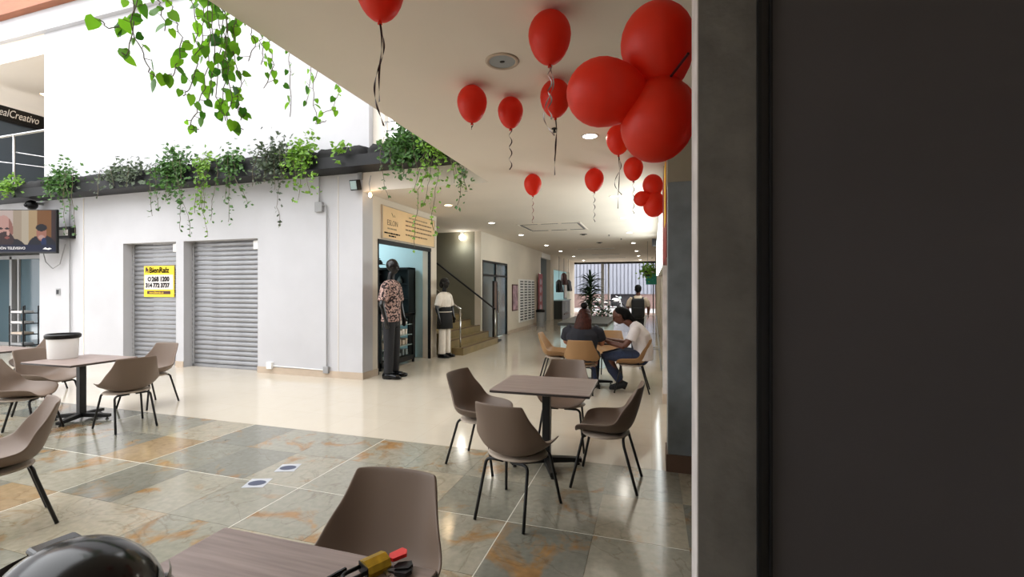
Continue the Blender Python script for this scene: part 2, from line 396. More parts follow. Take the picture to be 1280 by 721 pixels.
# ---- ground-floor doorway behind the television
struct('wall_doorway', MB().box(-18.5,-18.3,7.1,9.2,0,3.3).box(-13.7,-13.62,7.1,9.2,0,3.3).box(-18.5,-13.6,9.2,9.3,0,3.3), 'grey_recess')
d1 = struct('door_1', MB().box(-18.3,-17.28,8.0,8.06,0,.08).box(-17.3,-17.2,7.98,8.08,0,2.5).box(-18.3,-13.7,7.98,8.08,2.42,2.52).box(-16.95,-16.88,7.98,8.08,0,2.42), 'grey_plastic')
obj('pane', MB().box(-18.3,-17.3,8.02,8.04,.08,2.42), 'glass_dark', d1)
obj('pane', MB().box(-16.88,-13.7,8.02,8.04,.02,2.42), 'glass_dark', d1)
obj('door_handle', MB().tube([(-17.1,7.97,1.0),(-17.1,7.92,1.0),(-16.98,7.92,1.0)],.012), 'black_metal', d1)
rk = thing('magazine_rack', 'low black wire rack with papers inside the doorway under the television', 'rack', (-15.65,7.5,0))
for x in (-.28,.28):
    for y in (-.15,.15): obj('post', MB().tube([(x,y,0),(x,y,1.15)],.015), 'black_metal', rk)
for z in (.12,.4,.68,.95):
    obj('shelf', MB().box(-.29,.29,-.16,.16,z,z+.02), 'black_metal', rk)
    obj('papers', MB().box(-.24,.2,-.14,.1,z+.02,z+.07), ('grey_plastic','base_tan','white_print','grey_plastic')[int(z*3)%4], rk)

# ---- corridor, left wall with openings (plane x = -4.85)
w = MB()
def lw(y0,y1,z0,z1): w.box(-5.05,-4.85,y0,y1,z0,z1)
lw(7.1,7.26,0,3.3); lw(7.26,9.35,2.52,3.3); lw(9.35,9.65,0,3.3)
lw(12.55,12.67,0,3.3); lw(12.67,15.1,2.46,3.3); lw(15.1,20.1,0,3.3); lw(20.1,22.16,3.05,3.3); lw(22.16,22.95,0,3.3); lw(22.95,27.6,2.6,3.3); lw(27.6,29.5,0,3.3)
struct('wall_left', w, 'corridor_wall')
struct('baseboard_left', MB().box(-4.85,-4.838,7.1,7.26,0,.12).box(-4.85,-4.838,15.1,20.1,0,.1), 'base_tan')
# shop room
struct('wall_shop', MB().box(-8.6,-5.05,9.45,9.55,0,3.3).box(-8.7,-8.6,7.1,9.55,0,3.3).box(-8.6,-5.05,7.1,7.16,0,3.3), 'shop_blue')
area('shop_fill', (-6.6,8.3,3.25), 1.2, 9, (.9,.97,1), sy=.6)  # added fill light for the room, no fixture modelled
struct('trim_7', MB().box(-4.9,-4.84,7.26,7.29,0,2.52).box(-4.9,-4.84,9.31,9.35,0,2.52).box(-4.9,-4.83,7.26,9.35,2.44,2.52), 'steel_dark')
# stair recess
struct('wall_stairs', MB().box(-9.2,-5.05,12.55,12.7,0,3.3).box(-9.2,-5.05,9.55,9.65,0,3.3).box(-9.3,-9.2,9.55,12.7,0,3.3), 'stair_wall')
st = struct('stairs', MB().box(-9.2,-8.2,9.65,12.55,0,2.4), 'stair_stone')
for k in range(13):
    x1 = -4.3-k*.29
    obj('step', MB().box(max(x1-.33,-9.2) if k < 12 else -8.2, x1, 9.95 if k < 1 else 9.9, 12.5 if k < 2 else 12.55, 0, .17*(k+1)), 'stair_stone', st)
    obj('nosing', MB().box(x1-.04, x1+.012, 9.95 if k < 1 else 9.9, 12.5, .17*(k+1), .17*(k+1)+.012), 'base_brown', st)
hr = thing('stair_handrail', 'steel handrail along the far wall of the staircase', 'handrail', (-4.36,12.42,0))
obj('handrail', MB().tube([(0,0,1.0),(-1.75,0,2.28),(-2.9,0,3.1)],.026), 'steel_dark', hr, True)
obj('post', MB().tube([(0,0,0),(0,0,1.0)],.022), 'chrome', hr, True)
for q in (.8,1.9): obj('bracket', MB().tube([(-q,0,1+q*.72),(-q,.13,.95+q*.72)],.012), 'steel_dark', hr)
hr2 = thing('stair_handrail', 'short steel handrail with post at the foot of the staircase beside the mannequin', 'handrail', (-4.42,10.1,0))
obj('handrail', MB().tube([(0,0,1.1),(-.12,0,1.16),(-1.2,0,1.98)],.026), 'chrome', hr2, True)
obj('post', MB().tube([(-.02,0,0),(-.02,0,1.1)],.02), 'chrome', hr2, True)
gl = thing('globe_lamp', 'round white glowing lamp on the staircase wall', 'lamp', (-5.4,12.42,3.2))
obj('mount', MB().lathe([(.05,0),(.05,.1)],16), 'white_plastic', gl)
obj('globe', MB().ball((0,0,-.08),.085), 'lens_white', gl, True)
area('lamp', (0,-.12,-.2), .15, 1, (.95,1,1), parent=gl)
# glazed door in the left wall
d2 = struct('door_2', MB().box(-4.93,-4.84,12.67,12.73,0,2.46).box(-4.93,-4.84,15.04,15.1,0,2.46).box(-4.93,-4.84,13.85,13.92,0,2.46).box(-4.93,-4.84,12.67,15.1,2.4,2.46).box(-4.93,-4.84,12.67,15.1,1.98,2.04), 'black_metal')
obj('pane', MB().box(-4.9,-4.88,12.73,13.85,.02,1.98), 'glass_dark', d2); obj('pane', MB().box(-4.9,-4.88,13.92,15.04,.02,1.98), 'glass_dark', d2)
obj('pane', MB().box(-4.9,-4.88,12.73,13.85,2.04,2.4), 'glass_dark', d2); obj('pane', MB().box(-4.9,-4.88,13.92,15.04,2.04,2.4), 'glass_dark', d2)
obj('door_handle', MB().tube([(-4.8,14.0,.8),(-4.8,14.0,1.5)],.02), 'chrome', d2)
# grey recess further along and its fittings
struct('wall_recess', MB().box(-5.9,-5.8,20.0,22.3,0,3.3).box(-5.8,-5.05,20.0,20.1,0,3.3).box(-5.8,-5.05,22.16,22.26,0,3.3), 'grey_recess')
tag(obj('hanging_sign', MB().box(-4.98,-4.83,20.25,22.05,3.02,3.26), 'white_plastic'), 'small white sign plate under the ceiling over the grey recess', 'sign')
struct('wall_far_shop', MB().box(-8.2,-8.1,22.9,27.7,0,3.3).box(-8.1,-5.05,27.7,27.8,0,3.3).box(-8.1,-5.05,22.8,22.9,0,3.3), 'shop_blue')
area('shop_fill', (-6.6,25.3,3.2), 2, 14, (.92,.98,1), sy=1)  # added fill light inside the far shop, has no fixture
# ---- far end: glazed opening to the street and the buildings across it
struct('trim_8', MB().box(-4.85,3.2,29.45,29.6,3.18,3.3), 'black_metal')
p8 = struct('trim_9', MB().box(-3.12,-2.94,29.4,29.6,0,3.2).box(-2.7,-2.62,29.45,29.55,0,3.2), 'grey_plastic')
struct('trim_10', MB().box(.05,.12,29.45,29.55,0,3.2), 'steel_dark')
cw = MB()
for k in range(60):
    x = -12+k*.3; cw.box(x,x+.2,37.9,38,1.15,5.5)
cw.box(-12,6,38,38.1,1.15,5.5)
struct('wall_street', cw, 'corrugated')
struct('wall_street_base', MB().box(-12,-3.3,38,38.2,-.1,1.15).box(-.9,6,38,38.2,-.1,1.15), 'pink_wall')
struct('wall_street_opening', MB().box(-3.3,-.9,38.3,38.4,-.1,1.15), 'opening_dark')
# ---- right side of the corridor
struct('wall_right', MB().box(.28,.45,4.3,30,0,3.3), 'corridor_wall')
struct('column_near', MB().box(.135,.5,4.19,4.5,.15,2.53), 'column_blue')
struct('column_lintel', MB().box(.13,.5,4.185,4.5,2.53,3.3), 'lintel_warm')
struct('baseboard_column', MB().box(.12,.5,4.175,4.5,0,.15), 'base_brown')
struct('column_mid', MB().box(.15,.28,6.62,7.0,0,3.3), 'pillar_side')
struct('baseboard_right', MB().box(.14,.28,6.61,7.01,0,.14), 'base_tan')
struct('column_far', MB().box(.16,.28,16.4,16.8,0,3.3).box(.16,.28,23,23.4,0,3.3), 'corridor_wall')
# near pillar, black frame, dark panel
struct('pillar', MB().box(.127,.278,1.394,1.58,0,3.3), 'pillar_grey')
struct('pillar_lit_side', MB().box(.124,.127,1.398,1.582,0,3.3), 'pillar_side')  # paler sheet: reflected light on the pillar's side, put into its colour
struct('trim_11', MB().box(.276,.285,1.375,1.42,0,2.5).box(.305,.311,1.37,1.42,0,2.5), 'steel_dark')
struct('trim_12', MB().box(.285,.305,1.385,1.42,0,2.5), 'frame_black')
struct('trim_13', MB().box(.262,.34,1.35,1.4,2.5,3.3), 'soil_bag')
struct('wall_panel', MB().box(.311,3.2,1.385,1.45,0,3.3), 'panel_dark')
# back of the arcade and the opposite wing of the courtyard (behind the camera)
struct('wall_back', MB().box(-18.5,3.2,-8.2,-8,0,9).box(3.2,3.4,-8,30,0,3.3), 'plaster')

struct('wall_sky_block_left', MB().box(-25,-24.6,-8,16,0,10), 'plaster')  # unseen wall, added to keep low sky light from under the slab
struct('wall_sky_block_above', MB().box(-2.5,-2.3,-8,6.8,4.3,10), 'plaster')  # unseen wall over the slab, added to cut sky light on the facade

# ================================================================ SHUTTERS AND WALL FITTINGS
def slat_mesh(wd):
    rings = []
    prof = [(0,0),(-.012,.012),(-.02,.035),(-.02,.06),(-.012,.082),(0,.094)]
    return MB().loft([[Vector((x,a,b)) for a, b in prof]+[Vector((x,.006,.094)),Vector((x,.006,0))] for x in (0,wd)]).mesh('slat')
def shutter(x0, x1, label):
    t = thing('roller_shutter', label, 'shutter', (x0,7.0,0), 0, 'grey roller shutters')
    me = slat_mesh(x1-x0-.01); me.materials.append(MATS['galv']); nn = 27
    for k in range(nn):
        o = bpy.data.objects.new('slat', me); link(o, t); o.location = (.005,random.uniform(-.002,.002),.06+k*.0955)
    obj('bottom_bar', MB().bbox(.005,x1-x0-.005,-.03,.01,0,.06,.006), 'galv', t)
    obj('bracket', MB().bbox(x1-x0-.2,x1-x0-.06,-.12,-.02,2.36,2.53,.01), 'white_plastic', t)
shutter(-10.84,-9.3,'narrow grey roller shutter with the yellow sign on it')
shutter(-9.09,-7.18,'wider plain grey roller shutter to the right of the yellow sign')
ys = thing('letting_sign', 'square yellow and white letting sign on the narrow shutter', 'sign', (-10.45,6.955,1.42))
obj('board', MB().bbox(0,.88,0,.015,0,.66,.004), 'yellow_sign', ys)
obj('panel', MB().box(.02,.86,-.004,0,.16,.47), 'white_print', ys)
obj('web_strip', MB().box(.1,.78,-.004,0,.06,.13), 'maroon', ys)
text('lettering', 'BienRaíz', .17, 'ink', ys, (.16,-.005,.515), FY, bold=.003)
obj('logo', MB().box(.055,.075,-.006,0,.52,.63).box(.085,.105,-.006,0,.55,.63).box(.115,.135,-.006,0,.51,.6), 'maroon', ys)
text('lettering', '268 1200', .135, 'ink', ys, (.24,-.005,.335), FY, bold=.006)
obj('phone_mark', MB().lathe([(.05,0),(.05,.006),(.028,.006),(.028,0)],16,M=Matrix.Translation((.17,-.001,.38)) @ Matrix.Rotation(PI/2,4,'X')), 'ink', ys)
text('lettering', '314 772 3737', .125, 'ink', ys, (.06,-.005,.205), FY, bold=.006)
text('lettering', 'www.bienraiz.co', .062, 'yellow_sign', ys, (.17,-.006,.075), FY)
# conduit and boxes
cd = thing('conduit', 'grey electrical conduit with square junction box on the white wall', 'conduit', (-5.7,6.8,0))
obj('junction_box', MB().bbox(-.12,.04,-.06,0,2.98,3.16,.008), 'grey_plastic', cd)
obj('pipe', MB().tube([(-.04,-.03,3.16),(-.04,-.03,3.66)],.014), 'grey_plastic', cd)
obj('pipe', MB().tube([(.04,-.03,3.1),(.1,-.03,3.09),(.12,-.03,3.02),(.12,-.03,.2)],.013), 'grey_plastic', cd)
obj('outlet_box', MB().bbox(.06,.17,-.06,0,.08,.2,.006), 'grey_plastic', cd)
obj('pipe', MB().tube([(.06,-.02,.13),(-1.1,-.02,.15)],.009), 'white_plastic', cd)
obj('outlet_box', MB().bbox(-1.22,-1.1,-.06,0,.09,.22,.006), 'white_plastic', cd)
so = thing('wall_socket', 'small grey wall socket on the white wall below the television', 'socket', (-12.95,6.8,1.44))
obj('plate', MB().bbox(-.07,.07,-.015,0,0,.16,.005), 'grey_plastic', so); obj('switch', MB().bbox(-.04,.04,-.022,-.014,.03,.13,.003), 'steel_dark', so)
tag(obj('wall_cable', MB().tube([(-12.5,6.77,3.6),(-12.52,6.77,2.9),(-12.5,6.77,.5)],.013), 'grey_plastic'), 'thin grey cable running down the wall beside the television', 'cable')
tag(obj('television_cable', MB().tube([(-13.3,6.7,2.45),(-13.2,6.7,2.2),(-13.0,6.72,2.05),(-12.75,6.72,2.15),(-12.6,6.74,2.6)],.01), 'grey_plastic'), 'drooping cable hanging under the television', 'cable')
mb_ = thing('media_box', 'small black box with white label on the wall beside the television', 'box', (-12.8,6.8,2.72))
obj('case', MB().bbox(0,.45,-.12,0,0,.26,.01), 'black_plastic', mb_); obj('plate', MB().box(.05,.4,-.126,-.12,.06,.19), 'white_print', mb_)
wl = thing('floodlight', 'small black floodlight on the white corner under the planter', 'lamp', (-4.9,6.795,3.38))
obj('bracket', MB().tube([(0,0,.2),(.02,-.06,.2),(.02,-.06,.1)],.012).box(-.03,.06,-.03,0,.12,.28), 'grey_plastic', wl)
obj('housing', MB().bbox(-.09,.07,-.16,-.05,-.05,.13,.012,Matrix.Rotation(.25,4,'X')), 'black_plastic', wl)
obj('lens', MB().box(-.07,.05,-.168,-.158,-.03,.11,Matrix.Rotation(.25,4,'X')), 'glass_shelf', wl)
bc = thing('bulb_cord', 'small white bulb hanging on a cord at the corner of the white wall', 'bulb', (-4.66,6.75,3.22))
obj('cord', MB().tube([(0,0,.06),(-.02,0,.2),(0,.02,.34)],.006), 'grey_plastic', bc); obj('bulb', MB().ball((0,0,0),(.03,.03,.045)), 'lens_warm', bc, True)
cm = thing('camera_dome', 'small black security camera above the television', 'camera', (-13.5,6.8,3.5))
obj('mount', MB().tube([(0,0,.05),(0,-.15,.05)],.03), 'grey_plastic', cm); obj('body', MB().ball((0,-.2,0),.11), 'black_plastic', cm, True); obj('lens', MB().ball((0,-.29,-.02),.045), 'black_gloss', cm, True)

# ---- television: 1.75 x 1.0 m, swung on an arm
tv = thing('television', 'large wall television showing two bearded men in an interview', 'television', (-12.44,6.5,2.37), math.radians(17.2))
TW, TH = 1.9, .96
obj('frame', MB().bbox(-TW,0,0,.06,0,TH,.01), 'black_plastic', tv)
obj('arm', MB().tube([(-.9,.06,.5),(-.6,.25,.5),(-.5,.5,.5)],.03), 'steel_dark', tv)
def tvcol(x, y):            # flat picture shown on the screen, x 0..1, y 0..1 up
    px, py = x*1.86, y*.9
    c = (196,176,166) if x < .5 else ((168,150,128) if x < .6 else ((186,172,150) if x < .68 else (178,150,110)))
    if x > .78: c = (128,82,34)
    if x > .95: c = (60,40,34)
    def el(cx, cy, rx, ry): return ((px-cx)/rx)**2+((py-cy)/ry)**2 < 1
    # man on the left
    if el(.93,-.02,.3,.3): c = (24,22,26)
    if el(.72,.46,.21,.33): c = (196,150,138)
    if el(.72,.46,.21,.33) and px > .84: c = (150,100,86)
    if el(.75,.26,.2,.17): c = (58,38,34)
    if el(.80,.30,.06,.025): c = (150,84,76)
    if el(.8,.5,.05,.02) or el(.66,.5,.05,.02): c = (40,26,24)
    if el(.82,.4,.03,.06): c = (206,160,146)
    # man on the right
    if el(1.56,.08,.32,.28): c = (22,24,30)
    if el(1.55,.4,.11,.17): c = (168,112,92)
    if el(1.55,.52,.12,.08): c = (22,18,18)
    if el(1.55,.31,.07,.05): c = (190,150,140)
    if el(1.6,.2,.06,.1): c = (24,44,88)
    if y < .16: c = (22,30,58)
    return c
GX, GY = 120, 60
vs_, fs_, cs_ = [], [], []
for i in range(GX):
    for j in range(GY):
        n = len(vs_); a, b, c_, d_ = i/GX, (i+1)/GX, j/GY, (j+1)/GY
        for X, Z in ((a,c_),(b,c_),(b,d_),(a,d_)): vs_.append((-TW+.02+X*(TW-.04), -.003, .04+Z*(TH-.06)))
        fs_.append((n,n+1,n+2,n+3)); cs_.append(tvcol((a+b)/2,(c_+d_)/2))
me = bpy.data.meshes.new('screen'); me.from_pydata(vs_, [], fs_)
at_ = me.color_attributes.new('print', 'FLOAT_COLOR', 'CORNER')
for i, c_ in enumerate(cs_):
    for q in range(4): at_.data[i*4+q].color = col(c_)
obj('screen', me, 'screen_print', tv)
text('caption', 'VISTA REFLEXIÓN TELEVISIVO', .078, 'white_print', tv, (-1.72,-.006,.085), FY, ext=.001)
obj('channel_mark', MB().prism([(-.3,.09),(-.24,.13),(-.2,.105),(-.15,.12),(-.1,.1),(-.17,.075),(-.22,.085)],0,.002,Matrix.Rotation(PI/2,4,'X')), 'white_print', tv, loc=(0,-.004,0))

# ================================================================ PLANTER LEDGE
lg = thing('planter_shelf', 'long dark steel shelf carrying planters above the white wall', 'shelf', (-15,6.8,3.69))
obj('channel', MB().box(-3.5,12.5,-.4,0,-.06,.0).box(-3.5,12.5,-.42,-.39,-.06,.13).box(-3.5,12.5,-.4,-.39,-.06,-.0), 'steel_dark', lg)
bagmb = MB()
def bag_mesh(wd, seed):
    rnd = random.Random(seed); rings = []
    n = 10
    for i in range(n+1):
        x = wd*i/n; sag = rnd.uniform(-.015,.015)
        e = .03 if i in (0, n) else 0
        prof = [(-.34+e,.0),(-.37+e,.1),(-.36+e,.22),(-.33+e,.30+sag-e),(-.25,.31+sag-e),(-.15,.33+sag-e),(-.05,.33+sag-e),(-.03,.2),(-.03,0)]
        rings.append([Vector((x,a+rnd.uniform(-.008,.008),b)) for a, b in prof])
    return MB().loft(rings).mesh('planter_bag', True)
bags = [bag_mesh(.95,s) for s in range(4)]
for b in bags: b.materials.append(MATS['soil_bag'])
for k in range(15):
    o = bpy.data.objects.new('planter_bag', bags[k%4]); link(o); o.location = (-17.9+k*1.03,6.8,3.69)
    tag(o, 'black planter bag in the row on the ledge above the white wall', 'planter', 'black planter bags on the ledge')

def leafquad(rnd, p, s, up=.3):
    d = Vector((rnd.gauss(0,1),rnd.gauss(0,1)-.6,rnd.gauss(0,.7)-.5)).normalized(); n = Vector((rnd.gauss(0,.6),-1,rnd.gauss(0,.8)+.5)).normalized()
    sd = d.cross(n)
    if sd.length < .1: sd = Vector((1,0,0))
    sd.normalize(); n = sd.cross(d)
    a = p; b = p+d*s*.45+sd*s*.38+n*s*.05; c = p+d*s; e = p+d*s*.45-sd*s*.38+n*s*.05; m = p+d*s*.45-n*s*.06
    return [a,b,c,e,m], [(0,1,4),(1,2,4),(2,3,4),(3,0,4)]
def ledge_plant(x, wd, top, strands, nclump, m, label, leaf=.085, y=6.45, seed=0):
    rnd = random.Random(seed); t = thing('trailing_plant', label, 'plant', (x,y,3.95), 0, 'plants trailing from the ledge')
    f = MB(); s = MB()
    for k in range(nclump):
        p = Vector((rnd.gauss(0,wd*.45), rnd.uniform(-.17,.1), rnd.gauss(-.12,.6)*top))
        if p.z < .05: p.y = -.08-rnd.random()*.14
        f.add(*leafquad(rnd, p, leaf*rnd.uniform(.7,1.3)))
    for (sx, ln, dens) in strands:
        p = Vector((sx, -.12, .02)); pts = [p.copy()]; n = max(4, int(ln/.07))
        p = p+Vector((0,-.1,.02)); pts.append(p.copy()); dx = rnd.gauss(0,.01)
        for i in range(n):
            dx = dx*.7+rnd.gauss(0,.014); p = p+Vector((dx, rnd.gauss(0,.006), -ln/n)); pts.append(p.copy())
            k = dens if rnd.random() > .15 else 0
            for q in range(int(k*(1-.5*i/n))+1):
                f.add(*leafquad(rnd, p+Vector((rnd.gauss(0,.02*dens),rnd.gauss(0,.02),rnd.gauss(0,.03))), leaf*rnd.uniform(.6,1.1)))
        s.tube(pts, .005, 4)
    fo = obj('foliage', f, m, t); fo['kind'] = 'stuff'
    if s.v: obj('stem', s, 'vine_stem', t)
LP = [
 (-14.9,.5,.28,[(-.2,.6,3),(.2,.5,3)],420,'foliage_mid','bushy trailing plant on the ledge above the television'),
 (-13.7,.3,.2,[(0,.4,2)],160,'foliage_lime','light green sprig on the ledge beside the upper gallery opening'),
 (-12.0,.48,.27,[(-.2,.5,3),(.1,.45,2),(.38,1.25,1),(.6,1.3,1),(.3,.8,1)],460,'foliage_mid','rounded leafy plant on the ledge right of the television'),
 (-10.1,.75,.2,[(-.5,.55,2),(-.2,.35,1),(.3,.4,1)],330,'foliage_grey','low greyish plant on the ledge above the narrow shutter'),
 (-8.75,.42,.33,[(-.3,.9,2),(-.15,.7,3),(0,.75,4),(.15,.8,4),(.25,1.4,2),(-.45,1.0,1),(.32,1.3,1)],640,'foliage_mid','biggest leafy plant on the ledge, between the two shutters'),
 (-7.95,.18,.2,[(-.05,1.0,3),(.05,.95,4),(.02,1.45,1),(.12,.9,2)],120,'foliage_lime','narrow light green trailing vine over the wide shutter'),
 (-7.25,.3,.2,[(-.1,.8,3),(.1,.9,4),(0,1.2,2),(-.2,1.15,1)],200,'foliage_mid','double trailing vine over the right edge of the wide shutter'),
 (-6.35,.45,.28,[(-.2,.6,3),(.1,.7,3),(.25,1.35,1),(-.05,.55,4)],420,'foliage_grey','grey green bush on the ledge above the blank white wall'),
 (-5.75,.3,.25,[(-.1,.65,4),(.1,.8,5),(.18,.9,3),(-.2,.5,3)],300,'foliage_lime','bright green bush on the ledge above the junction box'),
 (-4.95,.12,.14,[],50,'foliage_lime','tiny green seedling on the ledge near the corner'),
 (-3.75,.36,.34,[(-.2,.5,4),(0,.65,5),(.2,.55,5),(-.3,.95,1)],700,'foliage_mid','dense dark plant on the ledge just left of the ceiling edge'),
 (-3.15,.32,.22,[(-.1,.9,4),(.05,1.1,4),(.2,.8,3),(0,1.5,2),(-.22,1.75,1),(.3,.9,2)],420,'foliage_lime','long trailing vine in front of the tan sign'),
 (-2.72,.2,.2,[(0,.7,4),(.1,.9,4),(-.06,1.15,2),(.14,.8,3)],200,'foliage_mid','last trailing vine of the ledge below the ceiling corner'),
]
for i, a in enumerate(LP): ledge_plant(*a, seed=i+3)

# ---- pothos hanging over the ceiling edge
def leaf_mesh():
    pts = [(0,0),(.28,.1),(.46,.34),(.42,.6),(.24,.86),(0,1.08)]
    vs = [(0,0,0),(0,.35,-.04),(0,.75,-.03),(0,1.08,-.1)]; 
    r = [(.28,-.1,.04),(.47,.2,.05),(.42,.52,.03),(.22,.84,-.02)]
    V = vs+r+[(-x,y,z) for x,y,z in r]
    F = [(0,4,5,1),(1,5,6,2),(2,6,7,3),(0,1,9,8),(1,2,10,9),(2,3,11,10)]
    me = MB().add(V,F).mesh('leaf', True); me.materials.append(MATS['pothos_leaf']); return me
LEAF = leaf_mesh()
def pothos(label, strands, seed, dens, size):
    rnd = random.Random(seed); t = thing('hanging_pothos', label, 'plant', (-2.52, strands[0][1][0][0], 3.75), 0, 'pothos vines hanging over the ceiling edge')
    base = Vector(t.location); st_ = MB(); cnt = 0
    for x, pl in strands:
        P = [Vector((x, y, z)) for y, z in pl]
        top = P[0]; pts = [Vector((-2.52, top.y, 3.78)), Vector((-2.56, top.y, 3.7))]+([Vector((x, top.y, (top.z+3.7)/2))] if top.z < 3.5 else [])+P
        fine = []
        for a, b in zip(pts, pts[1:]):
            for k in range(4): fine.append(a.lerp(b, k/4)+Vector((rnd.gauss(0,.006),rnd.gauss(0,.006),0)))
        fine.append(pts[-1]); st_.tube([p-base for p in fine], .0028, 5)
        L = 0
        for a, b in zip(fine, fine[1:]):
            L += (b-a).length
            if L > 1/dens and a.z < 3.6:
                L = 0
                s = size*rnd.uniform(.65,1.25); o = bpy.data.objects.new('leaf', LEAF); link(o, t)
                side = rnd.choice((-1,1)); off = Vector((rnd.gauss(0,.02), side*rnd.uniform(.012,.04), rnd.uniform(-.01,.03)))
                o.location = a+off-base; o.scale = (s*rnd.uniform(.8,1.05),s,s)
                o.rotation_euler = (rnd.gauss(-1.05,.45), rnd.gauss(0,.5), PI/2*.75+rnd.gauss(0,.8)+(0 if side > 0 else -.6))
                st_.tube([a-base, a+off-base], .0018, 4); cnt += 1
    obj('stem', st_, 'vine_stem', t)
VL = [(-2.59,[(1.69,3.12),(1.67,2.94),(1.72,2.85),(1.76,2.77),(1.8,2.75),(1.87,2.81)]),(-2.73,[(1.76,3.09),(1.7,3.01),(1.64,2.97),(1.6,2.99)]),(-2.71,[(1.75,3.0),(1.72,2.86),(1.69,2.86)]),
      (-2.61,[(1.87,3.23),(1.91,3.12),(1.94,3.04),(1.92,2.91),(1.89,2.81)]),(-2.66,[(1.85,3.23),(1.87,3.18),(1.88,3.07)])]
VM = [(-2.65,[(2.03,3.34),(2.06,3.16),(2.07,2.97),(2.01,2.79),(1.98,2.74)]),(-2.69,[(2.16,3.42),(2.18,3.18),(2.14,2.86),(2.09,2.69),(2.04,2.57),(2.11,2.59)]),(-2.72,[(2.25,3.48),(2.28,3.18),(2.25,2.85),(2.32,2.72)]),
      (-2.58,[(2.21,3.33),(2.2,3.07),(2.24,2.83),(2.21,2.67),(2.33,2.65)]),(-2.57,[(2.26,3.33),(2.24,3.14),(2.29,2.98),(2.28,2.8),(2.3,2.7)]),(-2.73,[(2.16,3.43),(2.17,3.21),(2.14,3.04)]),
      (-2.65,[(2.16,3.41),(2.18,3.07),(2.14,2.78)]),(-2.71,[(2.3,3.45),(2.34,3.21),(2.3,2.93),(2.28,2.76)]),(-2.62,[(2.2,3.4),(2.23,3.15),(2.21,2.95)]),(-2.66,[(2.27,3.4),(2.28,3.1),(2.25,2.95)])]
VR = [(-2.56,[(2.37,3.31),(2.4,3.27),(2.35,3.11)]),(-2.65,[(2.6,3.36),(2.65,3.24),(2.56,3.03)]),(-2.70,[(2.84,3.4),(2.87,3.26),(2.86,2.94)]),(-2.61,[(3.04,3.32),(3.01,3.12),(3.06,2.94),(3.16,3.01)]),
      (-2.75,[(3.51,3.41),(3.41,3.22),(3.25,3.11)]),(-2.74,[(3.13,3.4),(3.11,3.27),(3.07,3.12)]),(-2.57,[(2.45,3.32),(2.48,3.25),(2.46,3.14)])]
pothos('sparse pothos vine with looping tip, leftmost at the top of the picture', VL, 3, 26, .06)
pothos('thick dense pothos vine hanging in the middle over the white wall', VM, 5, 46, .06)
pothos('thin short pothos strands along the ceiling edge near the top balloon', VR, 9, 19, .05)

# ================================================================ CHAIRS AND TABLES
def shell_mesh():
    R = [(.238,.418,.205,-.025,.055),(.222,.436,.24,-.012,.085),(.11,.436,.27,0,.105),(-.03,.43,.282,.01,.112),(-.13,.434,.278,.03,.122),
         (-.195,.462,.262,.065,.14),(-.232,.545,.238,.075,.115),(-.264,.66,.212,.055,.055),(-.292,.785,.192,.04,.01),(-.302,.828,.182,.036,-.002)]
    T = [-1,-.93,-.75,-.45,0,.45,.75,.93,1]; V = []; F = []; n = len(T)
    for yc, zc, w_, dy, dz in R:
        for t in T:
            e = abs(t)**3; V.append((w_*t, yc+dy*e, zc+dz*e))
    for i in range(len(R)-1):
        for j in range(n-1): F.append((i*n+j, i*n+j+1, (i+1)*n+j+1, (i+1)*n+j))
    o = obj('shell', MB().add(V, F), None)
    sm = o.modifiers.new('d','SOLIDIFY'); sm.thickness = .014; sm.offset = 0
    ss = o.modifiers.new('s','SUBSURF'); ss.levels = 2; ss.render_levels = 2
    bake(o); me = o.data; bpy.data.objects.remove(o); me.materials.clear(); return me
SHELL = shell_mesh()
def leg_path(sx, sy):
    fx, fy = (.235,.25) if sy > 0 else (.19,-.265)
    tx, ty = (.185,.165) if sy > 0 else (.165,-.155)
    foot = Vector((sx*fx, fy, .004)); top = Vector((sx*tx, ty, .385)); inn = Vector((sx*(tx-.05), ty*.97, .402)); mid = Vector((sx*.03, ty*.95, .402))
    pts = [foot, foot.lerp(top,.5), foot.lerp(top,.93)]
    for k in range(1,6):
        a = k/6; p0 = foot.lerp(top,.93); pts.append(p0*(1-a)**2+top.lerp(Vector((sx*tx,ty,.405)),1)*2*a*(1-a)+inn*a*a)
    return pts+[inn, mid]
def make_chair(label, m, loc, rz, group):
    t = thing('cafe_chair', label, 'chair', loc, rz, group)
    me = SHELL.copy(); me.materials.append(MATS[m]); o = obj('shell', me, None, t)
    obj('seat_base', MB().loft([[Vector((a*math.cos(2*PI*k/24), b*math.sin(2*PI*k/24)+.01, z)) for k in range(24)] for a, b, z in ((.10,.10,.404),(.19,.165,.406),(.225,.195,.416),(.215,.185,.428))]), 'chair_base', t, True)
    for sx in (-1,1):
        for sy in (-1,1): obj('leg', MB().tube(leg_path(sx,sy),.0115,8), 'black_metal', t, True)
    return t
proto = {}
def chair(x, y, ang, label, m='chair_shell', group='taupe shell chairs around the tables'):
    rz = math.radians(ang)-PI/2          # ang = heading of the sitter, 0 = +x, 90 = +y
    if m not in proto: proto[m] = make_chair(label, m, (x,y,0), rz, group); return proto[m]
    return dup(proto[m], (x,y,0), rz, label, group)
